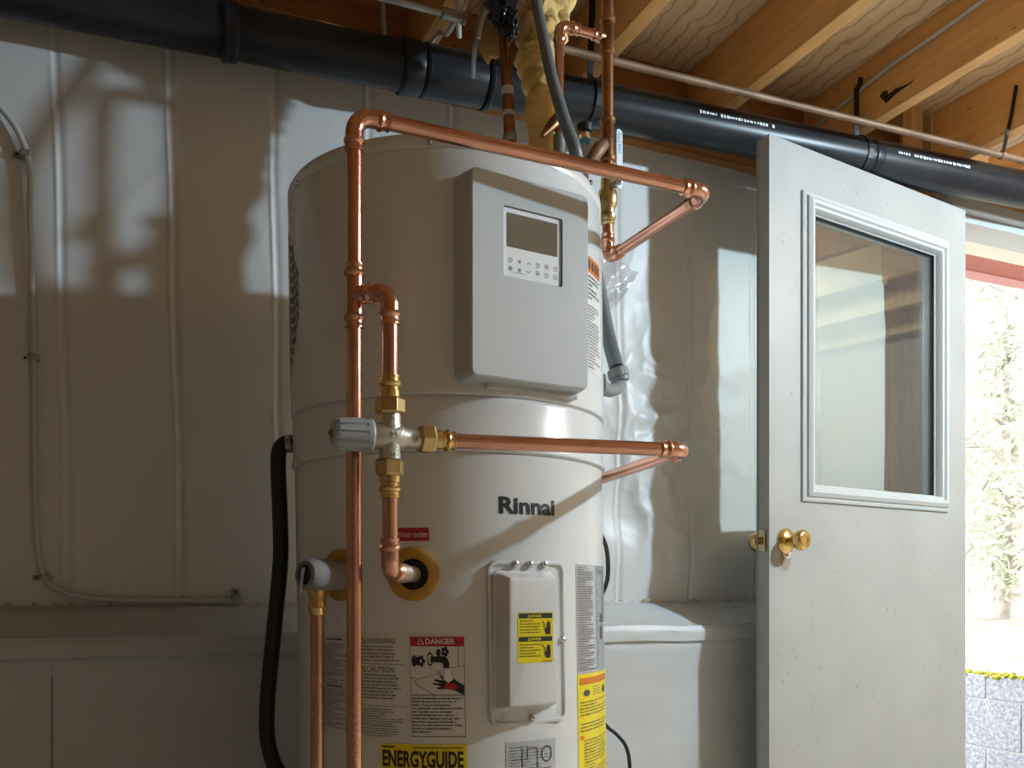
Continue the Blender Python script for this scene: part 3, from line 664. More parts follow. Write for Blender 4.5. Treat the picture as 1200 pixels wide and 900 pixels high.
# small grey label
zt_ = thit(621, 868, R3)[1]
o, f, f2 = wrap_label('wiring_label', 593, 650.5, 870, 900, R3, 'silver', z1=zt_, z0=zt_ - .12); mb = MB(); small_print(mb, f, .06, .95, .55, .93, 9, .3, .3); stroke(mb, f, [(.1, .75), (.4, .75), (.4, .9), (.6, .9), (.6, .6), (.9, .6)], .006, .6); stroke(mb, f, [(.1, .6), (.3, .6), (.3, .9)], .006, .6); disc(mb, f, .8, .8, .12, .12, 16, .8); pr('print', mb, 'ink_soft', o)
# silver rating label, yellow label
zl = thit(690, 662, R3)[1]; zm = thit(690, 789, R3)[1]
o, f, f2 = wrap_label('silver_rating_label', 675.5, 707.5, 660, 789, R3, 'silver', z1=zl, z0=zm + .0005); mb = MB(); small_print(mb, f, .03, .46, .02, .98, 44, .55, .15); small_print(mb, f, .50, .62, .02, .98, 44, .5, .1, .3, .8); quad(mb, f, .66, .80, .46, .54, 3); quad(mb, f, .66, .80, .30, .42, 3); quad(mb, f, .66, .76, .92, .95, 3); small_print(mb, f, .84, .95, .4, .96, 14, .4, .1, .4, .9); pr('print', mb, 'ink_soft', o)
o, f, f2 = wrap_label('yellow_warning_label', 677, 709.5, 789, 900, R3, 'yellow', z1=zm, z0=zm - .20); mb = MB(); small_print(mb, f, .05, .93, .62, .76, 5, .45, .2); small_print(mb, f, .05, .93, .48, .57, 3, .45, .2); small_print(mb, f, .12, .93, .06, .42, 13, .45, .2); disc(mb, f, .2, .83, .08, .03); disc(mb, f, .78, .83, .09, .035); small_print(mb, f, .36, .62, .79, .88, 4, .4); pr('print', mb, 'ink_soft', o)
for q_ in ((.04, .95, .905, .965), (.04, .12, .43, .46), (.85, .95, .03, .05)): mb = MB(); quad(mb, f, *q_, 5); pr('orange_band', mb, 'orange_ink', o)
# upper orange and white label
zt_ = thit(696, 306, R1)[1]; zb_ = thit(696, 438, R1)[1]
o, f, f2 = wrap_label('orange_warning_label', 687, 702.5, 306, 438, R1, 'paper', z1=zt_, z0=zb_); mb = MB(); quad(mb, f, 0, 1, .86, 1, 5); pr('orange_band', mb, 'orange_ink', o)
mb = MB(); small_print(mb, f, .06, .94, .62, .84, 6, .6, .1); small_print(mb, f, .06, .94, .02, .58, 20, .5, .2); pr('print', mb, 'ink_soft', o)
mb = MB(); 
for k in range(4): quad(mb, f2, .14 + k * .2, .24 + k * .2, .89, .97)
pr('band_print', mb, 'ink', o)
# yellow double sticker on the cover box
qa0, qz1 = ch(606.5, 718, hb); qa1, _ = ch(648, 720, hb); _, qz0 = ch(606.5, 777.5, hb)
def qf(s, t, k=1): return CF(qa0 + (qa1 - qa0) * s, qz0 + (qz1 - qz0) * t, hb + .0004 * k)
o = obj('shock_label', MB().grid(lambda s, t: qf(s, t), 1, 1), K['yellow'], heater, smooth=False); f = lambda s, t: qf(s, t, 2); f2 = lambda s, t: qf(s, t, 3)
mb = MB(); quad(mb, f, .03, .97, .885, .985); quad(mb, f, .03, .97, .425, .52)
for y in (.53, .06):
    small_print(mb, f, .05, .66, y + .03, y + .32, 5, .45, .1); stroke(mb, f, [(.68, y + .30), (.76, y + .22), (.73, y + .20), (.80, y + .14)], .008, .7)
    poly(mb, f, [(.80, y + .03), (.92, y + .03), (.93, y + .16), (.91, y + .27), (.86, y + .30), (.82, y + .26), (.80, y + .16), (.74, y + .13), (.75, y + .10)])
quad(mb, f, .7, .96, .015, .03); pr('print', mb, 'ink', o)
mb = MB()
for y in (.905, .445): put_text(mb, f2, 'DANGER', .36, .66, y, y + .055, .02); stroke(mb, f2, [(.28, y), (.31, y + .05), (.34, y), (.28, y)], .006, .7)
o2_ = pr('heading_print', mb, 'yellow', o); o2_['kind'] = 'stuff'
# outlet openings with tan foam rings
def port(px, py, ro, ri):
    ph, z = thit(px, py, R3)
    def g(r, h): return [TP(ph + r * math.cos(t) / R3, z + r * math.sin(t), R3 + h) for t in [2 * math.pi * k / 40 for k in range(40)]]
    o = obj('foam_ring', MB().loops([g(ro, .0003), g(ro, .004), g(ro - .001, .005), g(ri, .005), g(ri, .0003)], False, False), K['foam_ring'], heater, angle=50)
    obj('port_opening', MB().loops([g(ri + .001, .0012), g(.001, .0012)], False, True), K['hole'], o)
    return ph, z, Vector((math.sin(ph), -math.cos(ph), 0))
hot = port(484.5, 673, .0435, .0255); tpr = port(400, 674, .0435, .022)

# ------------------------------------------------------------------ copper work
RC = .0111
def collar(mb, p, ax, r=RC):
    mb.lathe(p, ax, [(r * 1.14, -.004), (r * 1.14, .007), (r * 1.30, .009), (r * 1.40, .012), (r * 1.30, .015), (r * 1.15, .017), (r * 1.15, .022), (r * 1.24, .0235), (r * 1.24, .026), (r * 1.02, .0275)], 24)
def elbow(corner, a, b, c, r=RC):
    # a: direction arriving, b: direction leaving
    mb = MB(); corner = Vector(corner); pts = []
    ctr = corner - a * c + b * c
    for k in range(11):
        t = math.pi / 2 * k / 10; pts.append(ctr - b * c * math.cos(t) + a * c * math.sin(t))
    mb.tube(pts, r * 1.14, 20); collar(mb, pts[0], -a, r); collar(mb, pts[-1], b, r); return mb
def run(parent, pts, c=.026, r=RC, m='copper', skip=()):
    pts = [Vector(p) for p in pts]
    for i in range(len(pts) - 1):
        d = (pts[i + 1] - pts[i]).normalized()
        p0 = pts[i] + d * (c if i > 0 else 0); p1 = pts[i + 1] - d * (c if i < len(pts) - 2 else 0)
        L = (p1 - p0).length
        if L > .004: obj('pipe', MB().tube([p0 + (p1 - p0) * k / 8 for k in range(9)], r, 20), K[m], parent)
    for i in range(1, len(pts) - 1):
        a = (pts[i] - pts[i - 1]).normalized(); b = (pts[i + 1] - pts[i]).normalized()
        obj('elbow', elbow(pts[i], a, b, c, r), K[m], parent)
UD, VD = Vector((CY, SY, 0)), Vector((-SY, CY, 0)); UP = Vector((0, 0, 1))
HP = .682
A1 = Vector((-.2272, 1.29, E + HP))                                   # top left corner, above the drop
LRUN = UD.copy()
t_ = ((830 - 600) / F * A1.y - A1.x) / (LRUN.x - (830 - 600) / F * LRUN.y); A2 = A1 + LRUN * t_   # right hand corner
t_ = ((712 - 600) / F * A2.y - A2.x) / (VD.x - (712 - 600) / F * VD.y); A3 = A2 + VD * t_          # foot of the riser
cold = thing('cold_water_line', 'bright copper line from the ceiling riser across the heater top and down its front', 'pipe', (A1.x, A1.y, .10))
A0 = Vector((A3.x, A3.y, ZS - .002)); zv0, zv1 = P(712, 262, A3.y).z, P(712, 208, A3.y).z
obj('pipe', MB().tube([A0, Vector((A3.x, A3.y, zv1 - .005))], RC * 1.08, 20), K['copper_old'], cold)
bot = Vector((A1.x, A1.y, .14)); phb = math.atan2(A1.x - xc(.14), TY - A1.y); rin = Vector((-math.sin(phb), math.cos(phb), 0)); toin = TP(phb, .14, R3 - .004)
run(cold, [Vector((A3.x, A3.y, zv0 + .004)), A3, A2, A1, bot, toin])
for py in (105 - 60 + 22, 36 - 14): pass
for py in (24, 62, 142, 187):
    mb = MB(); c_ = P(712, py, A3.y); mb.lathe(c_, UP, [(RC * 1.2, -.006), (RC * 1.5, -.003), (RC * 1.5, .003), (RC * 1.2, .006)], 20); obj('coupling_bead', mb, K['copper_old'], cold)
mb = MB().lathe(P(712, 62, A3.y), UP, [(RC * 1.02, -.002), (RC * 1.22, 0), (RC * 1.22, (62 - 24) * A3.y / F), (RC * 1.02, (62 - 22) * A3.y / F)], 20); obj('tee', mb, K['copper_old'], cold)
mb = MB().lathe(P(712, 187, A3.y), UP, [(RC * 1.02, -.002), (RC * 1.2, 0), (RC * 1.2, (187 - 142) * A3.y / F), (RC * 1.02, (187 - 140) * A3.y / F)], 20); obj('coupling', mb, K['copper_old'], cold)
# short branch off the riser tee to the second drop
B0 = P(712, 45, A3.y); B0.x, B0.y = A3.x, A3.y; B1 = B0 - UD * .112; B2 = Vector((B1.x, B1.y, ZT + .001))
br = thing('copper_branch_line', 'copper branch from the riser tee dropping onto the heater top', 'pipe', B2)
run(br, [B0, B1, B2], c=.018, r=.0095)
collar(mb := MB(), B0 - UD * .008, -UD, .0095); obj('tee_outlet', mb, K['copper'], br)
obj('dip_adapter', MB().lathe(B2, UP, [(.015, 0), (.015, .130), (.0125, .134), (.0125, .175), (.010, .178)], 20), K['zinc'], br)
obj('solder_joint', MB().tube([B2 + Vector((-.035, -.02, .165)), B2 + Vector((-.012, -.007, .195)), B2 + Vector((0, 0, .212))], [.005, .0125, .0125], 14), K['copper_old'], br)
# tee on the front drop and the branch down to the mixing valve
ZTE = P(415, 347, A1.y).z; T0 = Vector((A1.x, A1.y, ZTE)); T1 = Vector((P(457, 0, 1.265).x, 1.265, ZTE)); BD = (T1 - T0).normalized()
mb = MB(); mb.tube([T0 - UP * .022, T0 + UP * .022], RC * 1.15, 24); collar(mb, T0 + UP * .020, UP); collar(mb, T0 - UP * .020, -UP); mb.tube([T0, T0 + BD * .030], RC * 1.15, 20)
obj('tee', mb, K['copper'], cold)
MV = Vector((T1.x, T1.y, P(458, 512, T1.y).z))
mb = elbow(T1, BD, -UP, .022); obj('elbow', mb, K['copper'], cold)
ZM = (HY - 512) / F * T1.y
obj('pipe', MB().tube([T1 - UP * .022, Vector((MV.x, MV.y, MV.z + .075))], RC, 20), K['copper'], cold)

# mixing valve
ME = P(803, 527.5, 1.45); MD = (ME - MV); MD.z = 0; MD.normalize()
mv = thing('mixing_valve', 'nickel and brass thermostatic mixing valve with ribbed grey knob', 'valve', MV - UP * .08)
mb = MB().lathe(MV, UP, [(.0150, -.036), (.0150, -.020), (.0165, -.014), (.0165, .014), (.0150, .020), (.0150, .036)], 28); mb.lathe(MV, MD, [(.0175, -.026), (.0190, -.022), (.0190, -.008), (.0185, .016), (.0150, .022), (.0150, .046)], 28)
body = obj('valve_body', mb, K['nickel'], mv)
def hexnut(p, ax, L, m='brass_dull', r=.0215):
    mb = MB().lathe(p, ax, [(r * .86, 0), (r, .003), (r, L - .003), (r * .86, L)], 6, .35); return obj('union_nut', mb, K[m], mv, smooth=False, bevel=.0008)
def adapter(p, ax, L): return obj('press_adapter', MB().lathe(p, ax, [(.0145, 0), (.0145, L * .35), (.0128, L * .4), (.0128, L * .5), (.0155, L * .56), (.0165, L * .64), (.0155, L * .72), (.0130, L * .76), (.0130, L * .9), (.0140, L * .93), (.0140, L), (.0112, L + .001)], 24), K['brass'], mv)
for ax in (UP, -UP, MD):
    o_ = .032 if ax is not MD else .042
    hexnut(MV + ax * o_, ax, .023); adapter(MV + ax * (o_ + .021), ax, .033)
mb = MB(); kb = MV - MD * .024; n = 60; prof = [(.0150, 0), (.0225, .001), (.0240, .004), (.0240, .010), (.0238, .012), (.0222, .050), (.0190, .056), (.0150, .058), (.006, .058)]
e_ = UP; g_ = (-MD).cross(UP); ls = []
for r, h in prof:
    ring = []
    for k in range(n):
        t = 2 * math.pi * k / n; rr = r * (1 - (.07 if (k % 5 == 0 and .011 < h < .057) else 0)); ring.append(kb - MD * h + (e_ * math.cos(t) + g_ * math.sin(t)) * rr)
    ls.append(ring)
kn = obj('temperature_knob', mb.loops(ls), K['grey_knob'], mv, angle=22)
obj('knob_screw', MB().lathe(kb - MD * .058, -MD, [(.007, -.001), (.006, .001), (.003, .0015), (.003, .005)], 12), K['copper_old'], kn)
obj('knob_stem', MB().tube([MV - MD * .034, MV - MD * .018], .0165, 20), K['steel'], mv)
fn_ = (MD.cross(UP)).normalized()
if fn_.y > 0: fn_ = -fn_
def vt(off, zz, r, w, h): return lambda s, t: MV + MD * (off + (s - .5) * w) + UP * (zz + (t - .5) * h) + fn_ * (r + .0006)
for s_, f in (('C', vt(0, .027, .0150, .006, .009)), ('H', vt(0, -.027, .0150, .006, .009)), ('M', vt(0, 0, .0192, .009, .009)), ('MIX', vt(.033, 0, .0152, .008, .017))):
    mb = MB(); put_text(mb, f, s_, 0, 1, 0, 1); obj('cast_lettering', mb, K['ink_soft'], body, smooth=False, fix=False)
# hot outlet line: valve down to the tank port
hz = hot[1]; HC = Vector((MV.x, MV.y, hz)); hp = TP(hot[0], hz, R3 + .004); hp2 = TP(hot[0], hz, R3 - .02)
hl = thing('hot_outlet_line', 'short copper pipe from the mixing valve bottom into the hot outlet', 'pipe', HC)
hd = (hp - HC).normalized()
obj('pipe', MB().tube([MV - UP * .075, HC + UP * .022], RC, 20), K['copper'], hl)
obj('elbow', elbow(HC, -UP, hd, .022), K['copper'], hl)
obj('nipple', MB().lathe(HC + hd * .045, hd, [(.0135, 0)] + [x for k in range(9) for x in ((.0150, .002 + k * .0075), (.0132, .005 + k * .0075))] + [(.0132, (hp2 - HC).length - .045)], 24), mat('threaded_nipple', (.42, .35, .27), .45, .9), hl)
# mixed water line to the right and back round the tank
mx = thing('mixed_water_line', 'copper line leaving the mixing valve sideways around the heater', 'pipe', ME)
MB_ = Vector((-.25, .968, 0)).normalized(); st_ = MV + MD * .088; en = ME.copy()
run(mx, [st_, en, en + MB_ * .42 ], c=.022)
# relief valve and discharge pipe
ph, z, nr = tpr; q0 = TP(ph, z, R3 + .004); q1 = q0 + nr * .074
rv = thing('relief_valve', 'grey sleeved relief valve with small metal lever on the heater side', 'valve', q0 - UP * .05)
obj('sleeve', MB().lathe(q0, nr, [(.024, -.004), (.0265, 0), (.0265, .062), (.026, .070), (.023, .076), (.017, .078), (.016, .066), (.002, .064)], 32), K['grey_ins'], rv)
obj('valve_cap', MB().lathe(q0 + nr * .064, nr, [(.0145, 0), (.0145, .008), (.010, .011), (.002, .012)], 20), K['black'], rv)
sd = nr.cross(UP).normalized()
obj('test_lever', MB().hexa([q1 + UP * .010 - sd * .004 + nr * .003, q1 + UP * .010 + sd * .004 + nr * .003, q1 - UP * .030 + sd * .002 + nr * .010, q1 - UP * .030 - sd * .002 + nr * .010,
    q1 + UP * .011 - sd * .004 + nr * .006, q1 + UP * .011 + sd * .004 + nr * .006, q1 - UP * .030 + sd * .002 + nr * .013, q1 - UP * .030 - sd * .002 + nr * .013]), K['steel'], rv, smooth=False, bevel=.0006)
tq = q0 + nr * .040; tq = P(372, 690, tq.y); tq.z = q0.z
obj('tail_adapter', MB().lathe(tq - UP * .024, -UP, [(.0150, 0), (.0150, .012), (.0130, .014), (.0130, .022), (.0155, .026), (.0160, .031), (.0140, .034), (.0130, .042), (.0115, .043)], 24), K['brass'], rv)
dp = obj('discharge_pipe', MB().tube([tq - UP * .060, Vector((tq.x, tq.y, .03))], RC, 20), K['copper']); tag(dp, 'copper pipe dropping from the grey sleeved relief valve', 'pipe')

# ball valve on the riser
bv = thing('ball_valve', 'brass ball valve with flat pale lever on the copper riser', 'valve', Vector((A3.x, A3.y, zv0)))
Lv = zv1 - zv0; r_ = RC
obj('valve_body', MB().lathe(Vector((A3.x, A3.y, zv0)), UP, [(r_ * 1.05, -.004), (r_ * 1.35, 0), (r_ * 1.2, .004), (r_ * 1.55, .010), (r_ * 1.55, .016), (r_ * 1.25, .020), (r_ * 1.3, .030), (r_ * 1.7, .036), (r_ * 1.85, .050), (r_ * 1.7, .066), (r_ * 1.3, .072), (r_ * 1.3, Lv - .006), (r_ * 1.05, Lv + .004)], 28), K['brass_dull'], bv)
nd = Vector((.62, -.785, 0)).normalized(); st0 = Vector((A3.x, A3.y, P(712, 221, A3.y).z)) + nd * r_ * 1.9
hub = obj('stem_nut', MB().lathe(st0, nd, [(.008, -.004), (.008, .006), (.0095, .007), (.0095, .013), (.005, .014), (.005, .020), (.003, .021)], 16), K['steel'], bv)
ln = nd.cross(UP).normalized()
lo_ = st0 + nd * .010 
def LV(a, z, h): return lo_ + ln * a + UP * z + nd * h
zl1 = (221 - 159) * A3.y / F
outl = [(a, b) for a, b in rrect(-.0088, .0088, -.012, zl1, .008, 5)]
lev = obj('lever', MB().loops([[LV(a, b, 0) for a, b in outl], [LV(a, b, .004) for a, b in outl]]), K['lever'], bv, smooth=False, bevel=.0008)
sgn = 1 if (P(0, 0, 1) - P(1, 0, 1)).dot(ln) > 0 else -1
mb = MB(); put_text(mb, lambda s, t: LV(sgn * (.0035 - t * -.0) * 0 + (t - .5) * .0095 * (sgn), zl1 - .052 + s * .044, .0046), 'WATTS', 0, 1, 0, 1, .02); pr('lever_print', mb, 'bluepaint', lev)

# black drain pipe under the joists
def dpt(px):          # axis point whose image lies at this column
    lo, hi = 0.0, 1.0
    for _ in range(40):
        m_ = (lo + hi) / 2; q = dpa.lerp(dpb, m_)
        if 600 + F * q.x / q.y < px: lo = m_
        else: hi = m_
    return dpa.lerp(dpb, lo)
def at_z(px, py, z): return P(px, py, z * F / (HY - py))
da_, db_ = at_z(277, 39, 1.215), at_z(1180, 219, 1.272)
dpa = da_ + (da_ - db_) * .45; dpb = db_ + (db_ - da_) * .16
DD = (dpb - dpa).normalized(); RD = .0545
drain = thing('drain_pipe', 'thick black plastic drain pipe hung under the joists', 'pipe', (dpa + dpb) / 2 - UP * RD)
obj('pipe', MB().tube([dpa + (dpb - dpa) * k / 20 for k in range(21)], RD, 48), K['abs'], drain)
def hub_(pxa, pxb, e=.006, lip=1):
    a, b = dpt(pxa), dpt(pxb); L = (b - a).length
    obj('coupling', MB().lathe(a, DD, [(RD, -.001), (RD + e, .001), (RD + e + .002, .004), (RD + e + .002, .010), (RD + e, .012), (RD + e, L - .004), (RD + e * .6, L), (RD, L + .001)], 48), K['abs'], drain)
hub_(259, 278); hub_(468, 492); hub_(494, 565, .004); hub_(566, 573, .007); hub_(1012, 1022, .001)
def on_drain(px, ang):  # point on the pipe surface, ang measured from the side facing the room upwards
    c = dpt(px); nrm_ = (-VD); up_ = DD.cross(nrm_).normalized(); up_ = up_ if up_.z > 0 else -up_
    return c + (nrm_ * math.cos(ang) + up_ * math.sin(ang)) * (RD + .0008)
def line_print(px0, px1, ang):
    px = px0; mb = MB()
    while px < px1:
        w = random.uniform(1.2, 3.2); h = random.uniform(.05, .09)
        mb.add([on_drain(px, ang - h), on_drain(px + w, ang - h), on_drain(px + w, ang + h * random.uniform(.4, 1)), on_drain(px, ang + h)], [(0, 1, 2, 3)]); px += w + random.uniform(.6, 1.6) + (4 if random.random() < .12 else 0)
    o = pr('printed_marking', mb, 'white_ink', drain); o['kind'] = 'stuff'
line_print(806, 892, .10); line_print(1036, 1122, .10); line_print(629, 642, .3)

# hanger straps
def strap(name, pts, w, label, cat='strap', m='black', th=.0015, side=None):
    side = side or DD
    mb = MB(); pts = [Vector(p) for p in pts]; ls = []
    for i, p in enumerate(pts):
        t = (pts[min(i + 1, len(pts) - 1)] - pts[max(i - 1, 0)]).normalized(); nrm_ = t.cross(side).normalized()
        ls.append([p + side * w / 2 + nrm_ * th, p - side * w / 2 + nrm_ * th, p - side * w / 2 - nrm_ * th, p + side * w / 2 - nrm_ * th])
    return tag(obj(name, mb.loops(ls), K[m], smooth=False), label, cat, 'pipe hanger straps')
def wrap_pts(px, r, a0, a1, n=14):
    c = dpt(px); nrm_ = -VD; up_ = UP
    return [c + (nrm_ * math.cos(t) + up_ * math.sin(t)) * r for t in [math.radians(a0 + (a1 - a0) * k / n) for k in range(n + 1)]]
c_ = dpt(1014)
strap('hanger_strap', [W(1.984, 1.965, ZJ + .145), W(1.982, 1.965, ZJ + .128), W(1.967, 1.965, ZJ + .105), W(1.967, 1.965, ZJ - .012)] + wrap_pts(1004, RD + .002, 88, -90), .018, 'black hanger strap holding the drain pipe beside the open door')
c_ = dpt(690)
strap('hanger_strap', [c_ + Vector((0, 0, ZS - .005 - c_.z)) - VD * .02, c_ + UP * (RD + .02) - VD * .006] + wrap_pts(690, RD + .004, 80, -90), .016, 'black hanger strap round the drain pipe beside the copper riser')

# long thin copper line under the joists
ca = PV(655, 56, 1.85); cb = PV(1260, 203, 1.85)
ca = ca + (ca - cb) * .1
tl = thing('thin_copper_line', 'dull thin copper line crossing the joists above the drain pipe', 'pipe', (ca + cb) / 2)
obj('pipe', MB().tube([ca + (cb - ca) * k / 16 for k in range(17)], .0092, 14), K['copper_dull'], tl)
def onu(px, py): return P(px, py, 2.392 / ((px - 600) / F * CY + SY))
pk = PV(1174, 182, 1.85)
mb = MB().lathe(pk, (cb - ca).normalized(), [(.0095, -.008), (.0125, -.006), (.0125, .006), (.0095, .008)], 14); obj('pipe_clip', mb, K['copper_dull'], tl)
strap('hanger_strap', [onu(1191, 100), onu(1186, 130), onu(1180, 158), PV(1175, 181, 1.845)], .012, 'thin dark strap holding the dull copper line to a joist', side=UD)

# conduit stub and cables top left
ga = PV(415, -12, 1.86); gb = PV(546, 22, 1.86)
gc = thing('metal_conduit', 'short weathered grey conduit ending above the black drain pipe', 'conduit', (ga + gb) / 2)
ga2 = ga + (ga - gb) * 2.0
obj('tube', MB().tube([ga2, ga, gb], .0085, 14), K['zinc'], gc)
gd = (gb - ga).normalized(); g1 = PV(518, 15, 1.86)
obj('connector', MB().lathe(g1, gd, [(.0088, -.002), (.0125, 0), (.0125, .028), (.0115, .030), (.0115, .046), (.0135, .047), (.0135, .054), (.011, .055)], 16), K['zinc'], gc)
def cable(name, pts, r, m, label, cat='cable', n=8, group=None):
    pts = [Vector(p) for p in pts]; out = []
    for i in range(len(pts) - 1):     # Catmull-Rom
        p0 = pts[max(i - 1, 0)]; p1 = pts[i]; p2 = pts[i + 1]; p3 = pts[min(i + 2, len(pts) - 1)]
        for k in range(8):
            t = k / 8; out.append(.5 * (2 * p1 + (p2 - p0) * t + (2 * p0 - 5 * p1 + 4 * p2 - p3) * t * t + (3 * p1 - p0 - 3 * p2 + p3) * t ** 3))
    out.append(pts[-1]); return tag(obj(name, MB().tube(out, r, n), K[m]), label, cat, group)
cable('wire_cable', [PV(548, -10, 1.87), PV(545, 5, 1.87), PV(535, 22, 1.88), PV(524, 40, 1.92), dpt(511) + UP * (RD + .026) - VD * .03, dpt(507) + UP * (RD + .022) + VD * .010, dpt(504) + (UP + VD) * .7071 * (RD + .020), dpt(502) + VD * (RD + .015)], .0052, 'cable_white', 'white cable looping from the conduit end behind the drain pipe')
cable('wire_cable', [PV(536, -8, 1.89), PV(537, 20, 1.90), PV(538, 44, 1.93)], .0060, 'cable_white', 'grey white cable dropping straight behind the conduit end')
cable('wire_cable', [PV(574, -20, 1.80), PV(566, 10, 1.80), PV(560, 40, 1.80), PV(556, 60, 1.83), PV(554, 90, 1.93)], .0055, 'grey_mid', 'white cable hanging beside the black plastic wad')
cable('wire_cable', [PV(575, -20, 1.765), PV(571, 5, 1.765), PV(565, 25, 1.77), PV(561, 45, 1.775)], .0042, 'cable_white', 'grey cable hanging beside the black plastic wad')
cable('wire_cable', [PV(448, -10, 1.95), PV(449, 20, 1.95), PV(451, 40, 1.955)], .005, 'grey_mid', 'dim grey cable dropping to the drain pipe near its coupling')
# white cable stapled along the joist
uj = 2.03 - .0452
def on_joist(px, py):
    a = (px - 600) / F; Y = uj / (a * CY + SY); return P(px, py, Y)
cable('wire_cable', [on_joist(1190, -30), on_joist(1150, 2), on_joist(1100, 38), on_joist(1068, 60), on_joist(1040, 80), on_joist(1015, 100), on_joist(985, 124), on_joist(955, 150)], .0052, 'cable_white', 'white cable stapled along the side of a joist')
# dark knot with a crack in the same joist
def on_face(px, py, k=0):
    a = (px - 600) / F; return P(px, py, (2.03 - .0402) / (a * CY + SY)) - UD * .0012 * k
kn_ = [(1031, 113), (1035, 107), (1040, 106), (1041, 111), (1050, 103.5), (1057, 101.5), (1064, 98.5), (1071, 93.5), (1067, 98), (1058, 104), (1049, 111), (1043, 117), (1038, 121), (1036, 118)]
obj('knot', MB().loops([[on_face(*p) for p in kn_], [on_face(*p, 1) for p in kn_]]), mat('knot_wood', (.02, .014, .010), .7), JO[2.03], smooth=False)

# pipes and lagging rising from the heater top
zt2 = ZT + .001
def top_at(px, Y): p = P(px, 300, Y); p.z = zt2; return p
p0 = top_at(603, 1.88); p1 = P(589, -10, 1.93)
op = thing('old_copper_riser', 'brown old copper pipe with white patches rising from the heater top', 'pipe', p0)
obj('pipe', MB().tube([p0, p0.lerp(p1, .5), p1], .0125, 18), K['copper_old'], op)
d_ = (p1 - p0).normalized()
def along(py):
    for k in range(200):
        q = p0.lerp(p1, k / 200); y = HY - F * (q.z - E) / q.y
        if y < py: return q
    return p1
for y, L in ((114, .018), (138, .010)): obj('paint_patch', MB().lathe(along(y), d_, [(.0122, -.001), (.0133, 0), (.0131, L * .6), (.0133, L), (.0122, L + .001)], 18), K['cable_white'], op)
obj('collar', MB().lathe(along(166), d_, [(.0125, -.002), (.0150, 0), (.0150, .014), (.0125, .016)], 18), K['zinc'], op)
# lagged pipe
def lag(a, b, ra, rb, amp, seed, n=24, m=22):
    ls = []; a, b = Vector(a), Vector(b); t = (b - a).normalized(); e = t.orthogonal().normalized(); g = t.cross(e)
    for i in range(m + 1):
        f = i / m; r = ra + (rb - ra) * f; c = a.lerp(b, f)
        ls.append([c + (e * math.cos(2 * math.pi * k / n) + g * math.sin(2 * math.pi * k / n)) * (r * (1 + amp * noise.noise((math.cos(2 * math.pi * k / n) * 1.6, math.sin(2 * math.pi * k / n) * 1.6 + seed, f * 5))) + .004 * math.sin(f * 22 + seed)) for k in range(n)])
    return MB().loops(ls)
q0 = top_at(639, 1.90); q1 = P(628, -20, 1.94)
lg = thing('lagged_pipe', 'pipe wrapped in lumpy yellow fibreglass rising from the heater top', 'pipe', q0)
qm = q0.lerp(q1, .40); qk = q0.lerp(q1, .62)
qt = lambda px, py, Y=1.94: P(px, py, Y)
obj('lagging', lag(q0, qt(637, 118, 1.92), .026, .040, .22, 1.0), K['fiberglass'], lg, angle=60)
obj('lagging', lag(qt(638, 128, 1.92), qt(630, 66), .034, .046, .22, 4.0), K['fiberglass'], lg, angle=60)
obj('lagging', lag(qt(634, 86), qt(632, 30), .040, .050, .4, 8.0), K['fiberglass'], lg, angle=60)
obj('lagging', lag(qt(636, 48), qt(630, -40), .042, .052, .5, 12.0), K['fiberglass'], lg, angle=60)
obj('lagging', lag(qt(652, 62), qt(658, -10), .016, .030, .6, 3.0, 16, 10), K['fiberglass'], lg, angle=60)
def blob(name, c, sx, sy, sz, amp, seed, m, label, cat, freq=2.2):
    mb = MB().ball(c, 1.0, 36, (sx, sy, sz)); c = Vector(c)
    for i, p in enumerate(mb.v):
        d = p - c; q = Vector((d.x / sx, d.y / sy, d.z / sz)) if d.length else d
        k = 1 + amp * (noise.noise(q * freq + Vector((seed, 0, 0))) + .5 * noise.noise(q * freq * 2.3 + Vector((0, seed, 0)))); mb.v[i] = c + d * k
    return tag(obj(name, mb, K[m], angle=70), label, cat)
blob('foam_scrap', P(574, 46, 1.97), .029, .022, .046, .22, 3, 'tan_foam', 'tan foam scrap stuck behind the old copper pipe', 'foam')
blob('plastic_wad', P(588, 4, 1.86), .029, .029, .050, .6, 9, 'bag_black', 'crumpled black plastic wad tucked around the pipe tops', 'plastic', 3.0)
blob('plastic_wad', P(601, 26, 1.86), .010, .012, .034, .6, 5, 'bag_black', 'dangling black plastic tail beside the yellow lagging', 'plastic', 3.0)
# grey flexible conduit that runs down behind the heater to a gland on its side
gl = P(723, 433, 1.90)
cond = thing('flexible_conduit', 'dark grey flexible conduit coming down behind the heater to a ribbed gland', 'conduit', gl)
pts = [P(621, -35, 1.82), P(628.5, 2, 1.81), P(637, 45, 1.78), P(646, 88, 1.755), P(654, 117, 1.75), P(663, 146, 1.75), P(675, 180, 1.755), P(676, 206, 1.80), P(668, 228, 1.865), P(675, 250, 1.95), P(686, 282, 2.00), P(697, 315, 2.00), P(704, 350, 1.99), P(713, 395, 1.97), gl]
out = []
for i in range(len(pts) - 1):
    a0_, a1_, a2_, a3_ = pts[max(i - 1, 0)], pts[i], pts[i + 1], pts[min(i + 2, len(pts) - 1)]
    for k in range(8):
        t = k / 8; out.append(.5 * (2 * a1_ + (a2_ - a0_) * t + (2 * a0_ - 5 * a1_ + 4 * a2_ - a3_) * t * t + (3 * a1_ - a0_ - 3 * a2_ + a3_) * t ** 3))
out.append(pts[-1])
obj('conduit', MB().tube(out, [.0105 + .0055 * min(1, k / (len(out) * .9)) for k in range(len(out))], 16), K['grey_pvc'], cond)
ga_ = (P(727, 447, 1.90) - gl).normalized(); ls = []
e = ga_.orthogonal().normalized(); g = ga_.cross(e)
